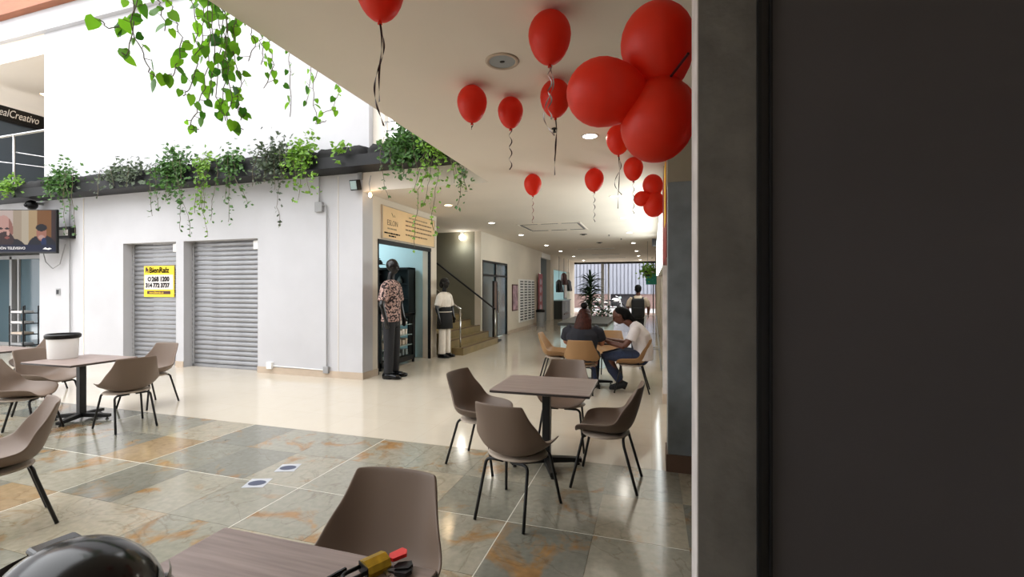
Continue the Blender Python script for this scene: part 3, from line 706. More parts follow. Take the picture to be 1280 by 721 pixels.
def make_table(label, loc, rz, base_rz, group, w_=.85, d_=.7):
    t = thing('cafe_table', label, 'table', loc, rz, group)
    obj('tabletop', MB().bbox(-w_/2,w_/2,-d_/2,d_/2,.708,.735,.004), 'wood_taupe', t)
    obj('edge_band', MB().box(-w_/2-.001,w_/2+.001,-d_/2-.001,d_/2+.001,.711,.728), 'edge_dark', t)
    obj('pole', MB().bbox(-.035,.035,-.035,.035,.06,.705,.006), 'black_metal', t)
    obj('top_plate', MB().box(-.18,.18,-.18,.18,.695,.708), 'black_metal', t)
    for k in range(4):
        M = Matrix.Rotation(base_rz+k*PI/2,4,'Z')
        f = obj('foot', MB().loft([[M @ Vector(p) for p in ((r,-h,z0),(r,h,z0),(r,h,z1),(r,-h,z1))] for r,h,z0,z1 in ((.02,.03,.035,.085),(.2,.028,.03,.072),(.32,.026,.025,.06))]), 'black_metal', t)
        obj('leveller', MB().lathe([(.018,0),(.018,.01),(.008,.012),(.008,.03)],10,c=tuple(M @ Vector((.29,0,0)))), 'black_metal', f)
    return t
t0 = make_table('square wooden cafe table with four empty chairs in the middle', (-.91,4.0,0), math.radians(1), math.radians(22), 'cafe tables')
dup(t0, (-6.66,3.72,0), math.radians(1), 'cafe table at left with the white bucket standing on it', 'cafe tables')
dup(t0, (-8.95,3.9,0), 0, 'cafe table cut off by the left picture edge', 'cafe tables')
dup(t0, (-1.055,.91,0), 0, 'cafe table in the foreground with the brass padlock on it', 'cafe tables')
dup(t0, (-.93,7.6,0), 0, 'cafe table between the two seated people', 'cafe tables')
chair(-.93,3.13,78,'nearest chair at the middle table, its back to the viewer')
chair(-1.5,3.9,-10,'chair at the left side of the middle table')
chair(-.36,3.82,176,'chair at the right side of the middle table beside the grey column')
chair(-.87,4.62,-88,'chair behind the middle table, half hidden by the table top')
chair(-1.02,1.42,-86,'dark chair back right behind the foreground table')
chair(-5.8,3.68,166,'chair right of the table with the white bucket')
chair(-6.58,4.45,-82,'chair behind the table with the white bucket, in front of the narrow shutter')
chair(-7.4,3.78,14,'chair left of the table with the white bucket, seen from inside the seat')
chair(-6.56,3.12,36,'chair in front of the table with the white bucket, arm pointing right')
chair(-9.05,4.5,-75,'chair behind the table cut off by the left edge')
chair(-4.14,1.84,250,'chair at the far left bottom, its back turned to the right')
chair(-1.03,7.03,90,'tan chair with the long-haired woman sitting on it','chair_shell_tan','tan shell chairs at the occupied table')
chair(-.3,7.3,180,'tan chair with the man in white tee sitting on it','chair_shell_tan','tan shell chairs at the occupied table')
chair(-1.6,7.75,2,'empty tan chair left of the woman','chair_shell_tan','tan shell chairs at the occupied table')
chair(-.72,8.25,-92,'empty tan chair across the table from the woman','chair_shell_tan','tan shell chairs at the occupied table')

bk = thing('bucket', 'white bucket with black lid on the left table', 'bucket', (-7.0,3.72,.735))
obj('body', MB().lathe([(.001,.0),(.135,0),(.14,.01),(.15,.25),(.145,.255),(.001,.25)],32), 'white_plastic', bk, True, auto=40)
obj('lid', MB().lathe([(.001,.25),(.155,.245),(.168,.26),(.17,.29),(.155,.305),(.15,.285),(.001,.29)],32), 'black_plastic', bk, True, auto=40)

# ---- padlock and keys on the foreground table
pl = thing('padlock', 'brass padlock lying on the foreground table', 'padlock', (-.83,1.17,.735), math.radians(62)); pl.scale = (1.4,1.4,1.4)
bm_ = MB().loft([[Vector((x,y,z)) for y,z in ((-.022,0),(.022,0),(.026,.012),(.02,.024),(0,.03),(-.02,.024),(-.026,.012))] for x in (-.0,.052)])
obj('body', bm_, 'brass', pl)
obj('cap', MB().box(-.002,0,-.02,.02,.002,.024), 'black_metal', pl)
obj('shackle', MB().tube([(0,-.015,.013)]+[(-.03-.016*math.sin(PI*k/8),-.015*math.cos(PI*k/8),.013) for k in range(9)]+[(0,.015,.013)],.0045,8), 'steel_dark', pl, True)
ky = thing('key_bunch', 'bunch of keys with a red headed key beside the padlock', 'keys', (-.765,1.23,.735), math.radians(20)); ky.scale = (1.4,1.4,1.4)
def key(m, rz, off, z):
    k = obj('key', MB().prism([(.0,-.012),(.03,-.014),(.036,0),(.03,.014),(0,.012),(-.006,0)],0,.008), m, ky, loc=(off[0],off[1],z), rot=(0,-.12,rz))
    obj('blade', MB().box(-.04,.0,-.004,.004,.002,.005), 'silver_key', k)
key('red_plastic',.5,(-.005,.004),.016); key('black_plastic',-.1,(.01,-.012),.004); key('silver_key',2.3,(-.03,.0),.002); key('black_plastic',-.35,(.012,-.02),.001)
obj('ring', MB().tube([(-.02+.014*math.cos(a*PI/8),.014*math.sin(a*PI/8),.012+.004*math.sin(a*PI/8)) for a in range(17)],.0014,6), 'silver_key', ky)
tag(obj('pen_clip', MB().bbox(-.045,.03,-.006,.006,0,.012,.003), 'black_gloss', loc=(-.905,1.145,.735), rot=(0,0,math.radians(70))), 'small dark clip left of the padlock on the foreground table', 'clip')

# ---- helmet on the foreground table
hm = thing('helmet', 'glossy black motorcycle helmet with clear visor on the foreground table', 'helmet', (-1.17,.64,.735), math.radians(-10))
hm.scale = (1.15,1.15,1.15)
rings = []
for i in range(15):
    a = PI*i/14*.80; rr = math.sin(a); z = .15+.13*math.cos(a)
    rings.append([Vector((.165*max(rr,.01)*math.cos(2*PI*k/40)*(1.0 if math.cos(2*PI*k/40) < 0 else 1.06), .13*max(rr,.01)*math.sin(2*PI*k/40), z)) for k in range(40)])
ho = obj('shell', MB().loft(rings), 'black_gloss', hm, True)
obj('rim', MB().lathe([(.118,.03),(.126,.036),(.128,.05),(.115,.055)],40,sx=1.02,sy=.82), 'black_plastic', hm, True)
def band(a0, a1, z0, z1, off, n=24):
    V = []; F = []
    for i in range(n+1):
        a = a0+(a1-a0)*i/n
        for z in (z0, (z0+z1)/2, z1):
            h = max(-1, min(1, (z-.155)/.135)); rr = math.sqrt(max(.02, 1-h*h))
            V.append((( .165*1.06*rr+off)*math.cos(a), (.13*rr+off)*math.sin(a), z))
    for i in range(n):
        for j in range(2): F.append((i*3+j,(i+1)*3+j,(i+1)*3+j+1,i*3+j+1))
    return MB().add(V,F)
v_ = obj('visor', band(-1.25,1.25,.07,.2,.012), 'glass_clear', hm, True)
obj('visor_edge', band(-1.27,1.27,.2,.208,.013), 'black_gloss', hm, True)
obj('visor_pivot', MB().ball((.05,-.128,.15),(.022,.01,.022)).ball((.05,.128,.15),(.022,.01,.022)), 'grey_plastic', hm, True)
obj('brow_band', band(2.2,4.1,.16,.225,.012), 'black_plastic', hm, True); obj('vent', MB().bbox(-.1,-.045,-.036,.036,.252,.266,.006), 'black_gloss', hm)

# ---- floor stickers
for y_, lb in ((2.93,'square white floor sticker with a blue oval, nearer the viewer'),(3.26,'square white floor sticker with a blue oval, farther from the viewer')):
    s_ = thing('floor_sticker', lb, 'sticker', (-3.1,y_,.0012), math.radians(20), 'floor stickers')
    obj('square', MB().box(-.085,.085,-.085,.085,0,.001), 'sticker_white', s_)
    mm = MATS.get('sticker_blue') or mat('sticker_blue', (62,68,88), .5)
    obj('oval', MB().prism([(.07*math.cos(k*PI/12),.05*math.sin(k*PI/12)) for k in range(24)],.001,.0015), 'sticker_blue', s_)

# ================================================================ BALLOONS
def balloon_prof(r):
    P = []
    for i in range(15):
        a = PI*i/14
        rr = r*math.sin(a); z = r*1.08*math.cos(a)
        if z < 0: z *= 1.28; rr *= (1-.12*(i-7)/7)
        P.append((max(rr,.004), z))
    return P
def ribbon(mb, p, ln, kind, rnd, wd=.006):
    n = max(20, int(ln*90)); pts = []
    for i in range(n+1):
        t = i/n
        if kind == 'curl': pts.append(Vector((.012*math.cos(t*ln*60), .012*math.sin(t*ln*60), -t*ln)))
        elif kind == 'loop': pts.append(Vector((.05*math.sin(t*7)*t**.5, .03*math.sin(t*9+1)*t, -t*ln)))
        else: pts.append(Vector((.008*math.sin(t*5), .006*math.sin(t*8), -t*ln)))
    V = []; F = []
    for i, q in enumerate(pts):
        a = i/n*ln*30 if kind != 'straight' else i/n*6
        d = Vector((math.cos(a), math.sin(a), .35))*wd*.5
        for s1 in (-1,1): V.append(p+q+d*s1)
    for i in range(n): F.append((2*i,2*i+1,2*i+3,2*i+2))
    V2 = [v+Vector((.0007,.0007,0)) for v in V]
    m = len(V); mb.add(V+V2, F+[tuple(m+j for j in reversed(f)) for f in F]+[(2*i, 2*i+2, m+2*i+2, m+2*i) for i in range(n)]+[(2*i+3, 2*i+1, m+2*i+1, m+2*i+3) for i in range(n)])
def balloon(x, y, top, dia, label, rib=None, ln=.3, axis=None, ribm='ribbon_dark', seed=0, group='red balloons under the ceiling'):
    r = dia/2; rnd = random.Random(seed)
    t = thing('balloon', label, 'balloon', (x,y,top), 0, group)
    M = Matrix.Translation((0,0,-r*1.08))
    if axis is not None:
        q = Vector((0,0,1)).rotation_difference(Vector(axis)).to_matrix().to_4x4(); M = q
    obj('body', MB().lathe(balloon_prof(r),32,M=M), 'balloon_red', t, True)
    zb = -r*1.08*1.28
    obj('knot', MB().lathe([(.004,zb+.006),(.009,zb-.004),(.013,zb-.016),(.004,zb-.014)],12,M=M), 'balloon_red', t, True)
    if rib:
        mb = MB(); p = M @ Vector((0,0,zb-.004))
        for i, k in enumerate(rib): ribbon(mb, p, ln*(1-.25*i), k, rnd, .009)
        obj('ribbon', mb, ribm, t)
    return t
balloon(-1.44,3.52,3.297,.25,'red balloon under the ceiling left of the round speaker, without ribbon', ('straight',), .05)
balloon(-1.2,3.83,3.297,.225,'red balloon with tight spiral ribbon beside the ceiling speaker', ('curl',), .36)
balloon(-.75,3.62,3.297,.25,'red balloon partly hidden by the big cluster', ('straight','straight'), .46)
balloon(-.6,2.72,3.297,.262,'large red balloon at the top with loose silver ribbon', ('loop','curl'), .44, ribm='ribbon_silver')
balloon(-1.35,2.04,3.297,.25,'red balloon cut off by the top picture edge with long dark ribbon', ('loop','straight'), .55)
balloon(-1.69,6.5,3.297,.26,'red balloon farthest left in the corridor, above the tan wall', ('curl',), .4, ribm='ribbon_red')
balloon(-.78,6.45,3.297,.27,'red balloon with spiral ribbon in the corridor middle', ('curl',), .42, ribm='ribbon_dark')
balloon(-.33,4.8,3.297,.255,'red balloon with long ribbon just left below the big cluster', ('straight','loop'), .55)
balloon(-.23,6.05,3.297,.25,'red balloon with spiral ribbon above the small cluster', ('curl',), .42, ribm='ribbon_dark')
cl = 'red balloon of the big cluster '
balloon(.02,1.90,2.58,.285,cl+'pointing up', axis=(-.15,-.1,1), group='big balloon cluster on the pillar')
balloon(-.19,1.84,2.385,.265,cl+'pointing left', axis=(-1,-.25,.1), group='big balloon cluster on the pillar')
balloon(.02,1.90,2.26,.285,cl+'pointing down', axis=(-.15,-.1,-1), group='big balloon cluster on the pillar')
balloon(.05,2.16,2.40,.27,cl+'behind the others', axis=(-.3,1,.1), group='big balloon cluster on the pillar')
tag(obj('cluster_tie', MB().tube([(.122,1.7,2.425),(.06,1.86,2.41),(-.02,1.9,2.4)],.005), 'ribbon_dark'), 'dark tie holding the big balloon cluster to the pillar', 'ribbon')
cl = 'red balloon of the small cluster down the corridor '
balloon(.01,6.49,3.02,.27,cl+'at the top', axis=(-.1,0,1), group='small balloon cluster in the corridor')
balloon(-.13,6.45,2.83,.21,cl+'at the left', axis=(-1,0,.1), group='small balloon cluster in the corridor')
balloon(.03,6.47,2.73,.29,cl+'at the bottom', axis=(-.1,0,-1), group='small balloon cluster in the corridor')

# ================================================================ CEILING FITTINGS
RY = [(5.07,'lens_white'),(8.53,'lens_warm'),(11.23,'lens_white'),(14.2,'lens_white'),(17.44,'lens_white'),(21.2,'lens_white'),(24.4,'lens_white'),(27.8,'lens_white')]
names = ['first','second','third','fourth','fifth','sixth','seventh','eighth']
for (y_, ln_), nm in zip(RY, names):
    downlight(-.66,y_,3.3,ln_,11,(1,.93,.82) if ln_ == 'lens_white' else (1,.75,.45), nm+' downlight of the right row, counted from the viewer')
LY = [(8.43,'lens_warm'),(11.04,'lens_white'),(13.8,'lens_white'),(17.4,'lens_white'),(20.3,'lens_white'),(23.9,'lens_white'),(27.5,'lens_white')]
for (y_, ln_), nm in zip(LY, names):
    downlight(-3.97,y_,3.3,ln_,11,(1,.93,.82) if ln_ == 'lens_white' else (1,.75,.45), nm+' downlight of the left row, counted from the viewer')
sp = thing('ceiling_speaker', 'round flush speaker grille in the near ceiling', 'speaker', (-1.07,3.21,3.3))
obj('rim', MB().lathe([(.098,0),(.1,-.008),(.122,-.008),(.128,0)],40), 'base_tan', sp, True)
obj('grille', MB().lathe([(.001,-.003),(.1,-.003),(.1,-.001),(.001,-.001)],40), 'grey_recess', sp)
obj('logo', MB().lathe([(.001,-.006),(.014,-.006),(.014,-.003)],12,sx=1.4), 'steel_dark', sp)
def sprinkler(x, y, label):
    t = thing('sprinkler', label, 'sprinkler', (x,y,3.3), 0, 'ceiling sprinklers')
    obj('body', MB().lathe([(.03,0),(.03,-.006),(.012,-.008),(.01,-.03)],12), 'steel_dark', t); obj('deflector', MB().lathe([(.001,-.042),(.02,-.042),(.02,-.039)],12).tube([(.01,0,-.02),(.012,0,-.04)],.003).tube([(-.01,0,-.02),(-.012,0,-.04)],.003), 'steel_dark', t)
sprinkler(-.99,4.72,'dark sprinkler head in front of the white downlight')
sprinkler(-1.3,14.6,'sprinkler head down the corridor in front of the ceiling vent'); 
sprinkler(-1.0,15.8,'far sprinkler head on the corridor ceiling near the right downlights')
av = thing('ceiling_vent', 'rectangular air vent frame with dark slots in the corridor ceiling', 'vent', (-2.6,12.3,3.3))
obj('frame', MB().box(-.85,-.81,-.8,.8,-.012,0).box(.81,.85,-.8,.8,-.012,0).box(-.85,.85,-.8,-.76,-.012,0).box(-.85,.85,.76,.8,-.012,0), 'ceiling_paint', av)
for sx0, sx1, y0 in ((-.78,-.3,-.7),(-.2,.25,-.7),(.35,.78,-.7),(-.78,-.3,.62),(-.2,.25,.62),(.35,.78,.62)): obj('slot', MB().box(sx0,sx1,y0,y0+.07,-.006,.0), 'frame_black', av)
obj('slot', MB().box(-.8,-.74,-.55,.55,-.006,0), 'frame_black', av); obj('slot', MB().box(.74,.8,-.55,.55,-.006,0), 'frame_black', av)
for x, y, l, lb in ((-2.3,19.5,1.6,'first long dark ceiling slot down the corridor'),(-2.2,22.8,1.4,'second long dark ceiling slot down the corridor'),(-2.1,25.5,1.5,'third long dark ceiling slot down the corridor')):
    t = thing('ceiling_slot', lb, 'vent', (x,y,3.3), 0, 'linear ceiling vents')
    obj('frame', MB().box(-l/2,l/2,-.12,.12,-.008,0), 'ceiling_paint', t); obj('slot', MB().box(-l/2+.03,l/2-.03,-.07,.07,-.011,-.008), 'frame_black', t)
for x, y, lb in ((-2.05,14.2,'dark flat detector disc behind the vent frame'),(-1.85,16.9,'dark flat detector disc farther along the corridor')):
    t = thing('smoke_detector', lb, 'detector', (x,y,3.3), 0, 'ceiling detectors')
    obj('base', MB().lathe([(.001,-.01),(.11,-.01),(.12,0)],20), 'black_plastic', t); obj('cap', MB().lathe([(.001,-.035),(.05,-.03),(.06,-.01)],20), 'black_plastic', t)

# ================================================================ CORRIDOR: SIGNS AND SHOP
es = thing('shop_sign', 'tan shop sign board over the doorway behind the mannequins', 'sign', (-4.85,7.38,2.56))
obj('board', MB().bbox(0,.03,0,2.1,0,.6,.004), 'sign_tan', es)
obj('frame', MB().box(0,.035,-.015,0,-.015,.615).box(0,.035,2.1,2.115,-.015,.615).box(0,.035,0,2.1,.6,.615).box(0,.035,0,2.1,-.015,0), 'base_tan', es)
text('lettering', 'ESLON', .15, 'ink_brown', es, (.031,.14,.255), FX, sx=.85)
obj('emblem', MB().tube([(.033,.3,.5),(.033,.36,.43)],.006,6).tube([(.033,.39,.47),(.033,.42,.43)],.006,6), 'ink_grey', es)
for y0, y1, z, m_ in ((.16,.5,.19,'ink_grey'),(.05,.6,.1,'ink'),(.2,.45,.05,'ink'),(.95,1.75,.5,'ink_grey'),(.82,1.95,.42,'ink_brown'),(.82,1.95,.33,'ink_brown'),(.82,1.95,.24,'ink_brown'),(.82,1.75,.14,'ink_brown')):
    o = MB(); y = y0; rnd = random.Random(int(y0*100+z*100))
    while y < y1-.02:
        wl_ = min(rnd.uniform(.04,.12), y1-y); o.box(.03,.033,y,y+wl_,z-.012,z+.016); y += wl_+.018
    obj('text_line', o, m_, es)
# interior: display counter, cabinet, hat tree
dc = thing('display_counter', 'black framed glass display counter in the shop doorway', 'counter', (-5.28,8.2,0))
for x in (-.3,.28):
    for y in (-.62,.62): obj('post', MB().box(x-.02,x+.02,y-.02,y+.02,.0,1.05), 'black_metal', dc)
obj('top', MB().bbox(-.34,.32,-.66,.66,1.02,1.08,.006), 'black_gloss', dc); obj('base', MB().box(-.32,.3,-.64,.64,.06,.16), 'black_metal', dc)
rnd = random.Random(4)
for z in (.38,.6,.82):
    obj('shelf', MB().box(-.28,.27,-.6,.6,z,z+.012), 'glass_shelf', dc)
for z in (.17,.395,.615,.835):
    o = MB()
    for k in range(9):
        y = -.55+k*.125; o.bbox(-.1,.2,y,y+rnd.uniform(.06,.1),z,z+rnd.uniform(.05,.14),.008)
    obj('wares', o, rnd.choice(('cloth_cream','bag_grey','base_tan')), dc)
obj('back_panel', MB().box(-.31,-.3,-.62,.62,.16,1.02), 'grey_recess', dc)
bcab = thing('black_cabinet', 'tall black shelf cabinet against the light blue shop wall', 'cabinet', (-5.62,9.3,0))
obj('body', MB().box(-.55,.35,.05,.1,.9,2.08).box(-.55,-.52,-.2,.1,0,2.08).box(.32,.35,-.2,.1,0,2.08).box(-.55,.35,-.2,.1,2.04,2.08), 'black_metal', bcab)
for z in (1.0,1.35,1.7): obj('shelf', MB().box(-.52,.32,-.2,.1,z,z+.02), 'black_metal', bcab)
obj('wares', MB().lathe([(.05,1.72),(.07,1.78),(.03,1.86),(.001,1.9)],12).lathe([(.06,1.37),(.05,1.5),(.001,1.52)],12,c=(-.2,0,0)), 'bag_grey', bcab)
ht = thing('hat_rack', 'black wire hat rack with dark caps inside the shop', 'rack', (-5.95,8.4,0))
obj('pole', MB().tube([(0,0,0),(0,0,2.75)],.015), 'black_metal', ht); obj('arm', MB().tube([(0,-.35,2.28),(0,.6,2.28)],.01).tube([(-.3,0,2.1),(.3,0,2.1)],.01), 'black_metal', ht)
for (x,y,z,r_) in ((0,-.3,2.15,.11),(0,.0,2.02,.15),(0,.55,2.15,.1),(.05,.32,2.02,.13),(0,.34,1.92,.14),(0,-.1,1.85,.14)):
    h_ = obj('cap', MB().lathe([(r_*.9,0),(r_*.85,.05),(r_*.5,.1),(.001,.11)],16,c=(x,y,z)), 'black_plastic', ht, True)
    obj('brim', MB().lathe([(.001,0),(r_*1.2,-.005),(r_*1.2,.002),(.001,.005)],16,c=(x+.03,y,z)), 'black_plastic', h_)
# wall displays further along
ad = thing('totem_sign', 'tall narrow double panel stand with dark frame beside the stairs', 'sign', (-4.55,12.95,0), math.radians(8))
obj('frame', MB().box(-.03,.03,-.25,-.21,0,1.82).box(-.03,.03,.21,.25,0,1.82).box(-.03,.03,-.25,.25,1.78,1.82).box(-.03,.03,-.25,.25,.88,.93).box(-.15,.15,-.25,.25,0,.04), 'black_metal', ad)
obj('panel', MB().box(-.015,.015,-.21,.21,.93,1.78), 'base_brown', ad); obj('panel', MB().box(-.015,.015,-.21,.21,.1,.88), 'stair_wall', ad)
ps = thing('wall_poster', 'small framed pinkish poster on the corridor wall', 'poster', (-4.85,15.65,.78))
obj('frame', MB().box(0,.03,0,.68,0,.97), 'maroon', ps); obj('print', MB().box(.03,.034,.04,.64,.04,.93), 'poster_pink', ps)
gr = thing('eyewear_rack', 'white wall rack of glasses in four columns', 'rack', (-4.85,16.5,.3))
for k in range(4):
    p_ = obj('panel', MB().box(0,.05,k*.58,k*.58+.46,0,1.66), 'white_plastic', gr)
    o = MB()
    for q in range(15): o.box(.05,.09,k*.58+.09,k*.58+.2,.08+q*.105,.12+q*.105).box(.05,.09,k*.58+.25,k*.58+.37,.08+q*.105,.12+q*.105)
    obj('glasses', o, 'black_plastic', p_)
rb = thing('red_banner', 'narrow red printed banner standing at the grey recess', 'banner', (-4.75,19.25,.5))
obj('cloth', MB().box(0,.02,0,.72,0,1.75), 'banner_red', rb)
for z in (.25,.65,1.05,1.4): obj('print', MB().lathe([(.001,0),(.2,0),(.2,.004),(.001,.005)],20,M=Matrix.Translation((.02,.36,z)) @ Matrix.Rotation(PI/2,4,'Y'),sx=.7), 'poster_pink', rb)
obj('pole', MB().tube([(-.01,.36,-.5),(-.01,.36,1.8)],.015), 'chrome', rb)
bn = thing('litter_bin', 'grey litter bin with black lid beside the red banner', 'bin', (-4.5,18.6,0))
obj('body', MB().lathe([(.15,0),(.17,.05),(.18,.62),(.001,.62)],24), 'grey_plastic', bn, True, auto=40); obj('lid', MB().lathe([(.19,.6),(.2,.68),(.15,.72),(.001,.7)],24), 'black_plastic', bn, True, auto=40)
# far shop counter with merchandise
fc = thing('shop_counter', 'dark glass counter of the far shop on the left', 'counter', (-4.7,24.3,0))
obj('body', MB().box(-.3,.25,-1.1,1.3,.0,.95), 'kiosk_dark', fc); obj('top', MB().bbox(-.34,.3,-1.15,1.35,.95,1.0,.006), 'glass_shelf', fc)
obj('sheet', MB().box(.25,.26,-.3,.4,.35,.9), 'grey_recess', fc); obj('shelf', MB().box(.25,.29,-.6,.7,.2,.28), 'base_brown', fc)
for i, (y, x, z, m_, lb) in enumerate(((23.6,-4.7,1.75,'steel_dark','dark hooded jacket on the far shop stand'),(25.0,-4.7,2.15,'maroon','dark red patterned jacket hanging high in the far shop'),(26.4,-4.7,1.8,'black_plastic','black jacket on the right in the far shop'))):
    t = thing('jacket', lb, 'jacket', (x,y,z), 0, 'jackets in the far shop')
    obj('torso', MB().tube([(0,0,-.35),(0,0,-.1),(0,0,.2),(0,0,.32)],[(.16,.28),(.17,.3),(.16,.34),(.06,.1)],16,side=(1,0,0)), m_, t, True)
    obj('sleeve', MB().tube([(0,.3,.2),(.05,.42,-.1),(.1,.44,-.35)],[.09,.08,.06],10), m_, t, True); obj('sleeve', MB().tube([(0,-.3,.2),(.05,-.42,-.1),(.1,-.44,-.35)],[.09,.08,.06],10), m_, t, True)
    obj('hanger', MB().tube([(0,0,.28),(0,0,3.3-z)],.01), 'steel_dark', t)
fm = thing('shop_mirror', 'bright white poster panel in the far shop', 'poster', (-4.68,25.3,1.02))
obj('frame', MB().box(-.02,.02,-.42,.42,0,.85), 'steel_dark', fm); obj('print', MB().box(.02,.025,-.38,.38,.04,.81), 'white_print', fm)
# ---- right wall fittings
lb_ = thing('light_box_sign', 'long glowing white light box on the right corridor wall', 'sign', (.2,7.4,2.0))
obj('case', MB().box(-.02,.08,0,8,0,1.05), 'white_plastic', lb_); obj('face', MB().box(-.06,-.02,.02,7.98,.02,1.03), 'lightbox', lb_)
bn2 = thing('wall_banner', 'red and yellow banner edge on the right wall below the big cluster', 'banner', (.2,4.6,1.9))
obj('board', MB().box(-.07,.08,0,1.6,0,1.0), 'banner_red', bn2); obj('stripe', MB().box(-.075,-.07,.1,.5,.35,.95), 'yellow_sign', bn2)
ts = thing('blade_sign', 'small teal sign projecting from the right wall far away', 'sign', (.0,18,1.75))
obj('board', MB().box(-.22,.28,-.03,.03,0,.4), 'teal_sign', ts); obj('header', MB().box(-.22,.28,-.03,.03,.4,.62), 'navy', ts); obj('text_line', MB().box(-.15,.1,-.034,-.03,.45,.5), 'white_print', ts)
hs = thing('ceiling_speaker', 'small black box speaker high on the right wall', 'speaker', (.1,14.5,2.9))
obj('case', MB().bbox(-.1,.1,-.1,.1,0,.22,.01), 'black_plastic', hs); obj('bracket', MB().tube([(.05,0,.11),(.2,0,.15)],.012), 'black_metal', hs)
hp = thing('hanging_plant', 'bright green hanging plant at the far right', 'plant', (-.15,17,2.2))
f = MB(); rnd = random.Random(12)
for k in range(320):
    p = Vector((rnd.gauss(0,.13),rnd.gauss(0,.13),rnd.gauss(.05,.13))); f.add(*leafquad(rnd,p,.09))
fo = obj('foliage', f, 'foliage_lime', hp); fo['kind'] = 'stuff'
obj('pot', MB().lathe([(.08,-.15),(.12,.02),(.11,.03),(.001,0)],16), 'pot_dark', hp, True); obj('cord', MB().tube([(0,0,0),(0,0,1.1)],.004,5), 'black_metal', hp)

# ---- kiosk, palm, A-frame in the middle of the corridor
kk = thing('kiosk', 'low dark topped kiosk counter behind the occupied table', 'counter', (-1.3,10.2,0))
obj('body', MB().box(-.5,.4,-1.0,1.2,0,.84), 'kiosk_side', kk); obj('top', MB().bbox(-.56,.46,-1.06,1.26,.84,.9,.006), 'kiosk_dark', kk)
obj('kick_plate', MB().box(-.47,.37,-.97,1.17,0,.08), 'steel_dark', kk)
pp = thing('potted_palm', 'tall dark spiky potted dracaena in the corridor', 'plant', (-1.69,13.1,0))
obj('pot', MB().lathe([(.18,0),(.24,.1),(.27,.5),(.25,.52),(.001,.48)],24), 'pot_dark', pp, True, auto=40)
obj('trunk', MB().tube([(0,0,.45),(.02,0,.9),(0,.02,1.4),(0,0,1.8)],[.04,.035,.03,.02],8), 'vine_stem', pp, True)
rnd = random.Random(8); lm = MB()
def blade(mb, base, yaw, pitch, ln, wd):
    V = []; F = []; n = 6
    d = Vector((math.cos(yaw),math.sin(yaw),0)); s1 = Vector((-math.sin(yaw),math.cos(yaw),0))
    p = base.copy(); pt = pitch
    for i in range(n+1):
        w2 = wd*math.sin(PI*(.12+.88*i/n))*.5+.001
        V += [p-s1*w2, p+s1*w2+Vector((0,0,.004)), p+Vector((0,0,-w2*.5))]; p = p+(d*math.cos(pt)+Vector((0,0,math.sin(pt))))*ln/n; pt -= .22
    for i in range(n):
        for a, b in ((0,2),(2,1)): F.append((i*3+a,i*3+b,i*3+3+b,i*3+3+a))
    mb.add(V,F)
for k in range(150):
    z = rnd.uniform(.95,1.85); b = MB(); blade(b, Vector((0,0,z)), rnd.uniform(0,2*PI), rnd.uniform(.1,1.25) if z < 1.7 else rnd.uniform(.6,1.5), rnd.uniform(.32,.52), .055)
    obj('leaf', b, 'leaf_dark', pp, True)
fl = thing('flowering_plant', 'pale pink flowering pot plant beside the palm', 'plant', (-1.3,12.6,0))
obj('pot', MB().lathe([(.12,0),(.18,.5),(.16,.52),(.001,.48)],16), 'pot_dark', fl, True)
f = MB()
for k in range(200): f.add(*leafquad(rnd, Vector((rnd.gauss(0,.16),rnd.gauss(0,.16),.72+rnd.gauss(0,.18))), .1))
fo = obj('foliage', f, 'leaf_dark', fl); fo['kind'] = 'stuff'
f = MB()
for k in range(40): f.add(*leafquad(rnd, Vector((rnd.gauss(0,.18),rnd.gauss(0,.18)-.05,.82+rnd.gauss(0,.16))), .08))
fo = obj('blossom', f, 'poster_pink', fl); fo['kind'] = 'stuff'
af = thing('a_frame_sign', 'grey A frame board leaning open behind the seated man', 'sign', (-.02,9.6,0))
for s1 in (-1,1):
    obj('frame', MB().tube([(-.2,s1*.3,0),(-.1,0,1.05),(.1,0,1.05),(.2,s1*.3,0)],.02,8), 'grey_plastic', af)
obj('crossbar', MB().tube([(-.16,-.18,.4),(.16,-.18,.4)],.012).tube([(-.16,.18,.4),(.16,.18,.4)],.012), 'grey_plastic', af)
# ---- motorbikes out in the street
def motorbike(x, y, rz, label):
    t = thing('motorbike', label, 'motorbike', (x,y,-.02), rz, 'motorbikes parked in the street')
    for q in (-.6,.6):
        w_ = obj('wheel', MB().tube([(q+.26*math.cos(a*PI/12),0,.3+.26*math.sin(a*PI/12)) for a in range(25)],.05,8), 'black_plastic', t, True)
        obj('hub', MB().tube([(q,-.05,.3),(q,.05,.3)],.06), 'chrome', w_)
        obj('spoke', MB().tube([(q-.22,0,.3),(q+.22,0,.3)],.012).tube([(q,0,.08),(q,0,.52)],.012), 'chrome', w_)
    obj('tank', MB().ball((.12,0,.8),(.28,.14,.14)), 'white_plastic', t, True); obj('seat', MB().bbox(-.65,-.05,-.12,.12,.72,.82,.03), 'black_plastic', t)
    obj('engine', MB().bbox(-.2,.25,-.13,.13,.3,.62,.03), 'steel_dark', t); obj('fork', MB().tube([(.6,.07,.3),(.4,.07,1.0)],.03).tube([(.6,-.07,.3),(.4,-.07,1.0)],.03), 'chrome', t)
    obj('handlebar', MB().tube([(.35,-.35,1.08),(.42,-.15,1.02),(.42,.15,1.02),(.35,.35,1.08)],.018), 'chrome', t); obj('headlight', MB().ball((.5,0,.95),(.1,.09,.1)), 'glass_shelf', t, True)
    obj('fender', MB().tube([(-.9,0,.55),(-.7,0,.64),(-.45,0,.62)],[.04,.06,.05]), 'white_plastic', t, True); obj('exhaust', MB().tube([(.1,-.16,.3),(-.7,-.18,.34)],.04), 'chrome', t)
motorbike(-2.6,33,.6,'white motorbike parked in the street left of the opening')
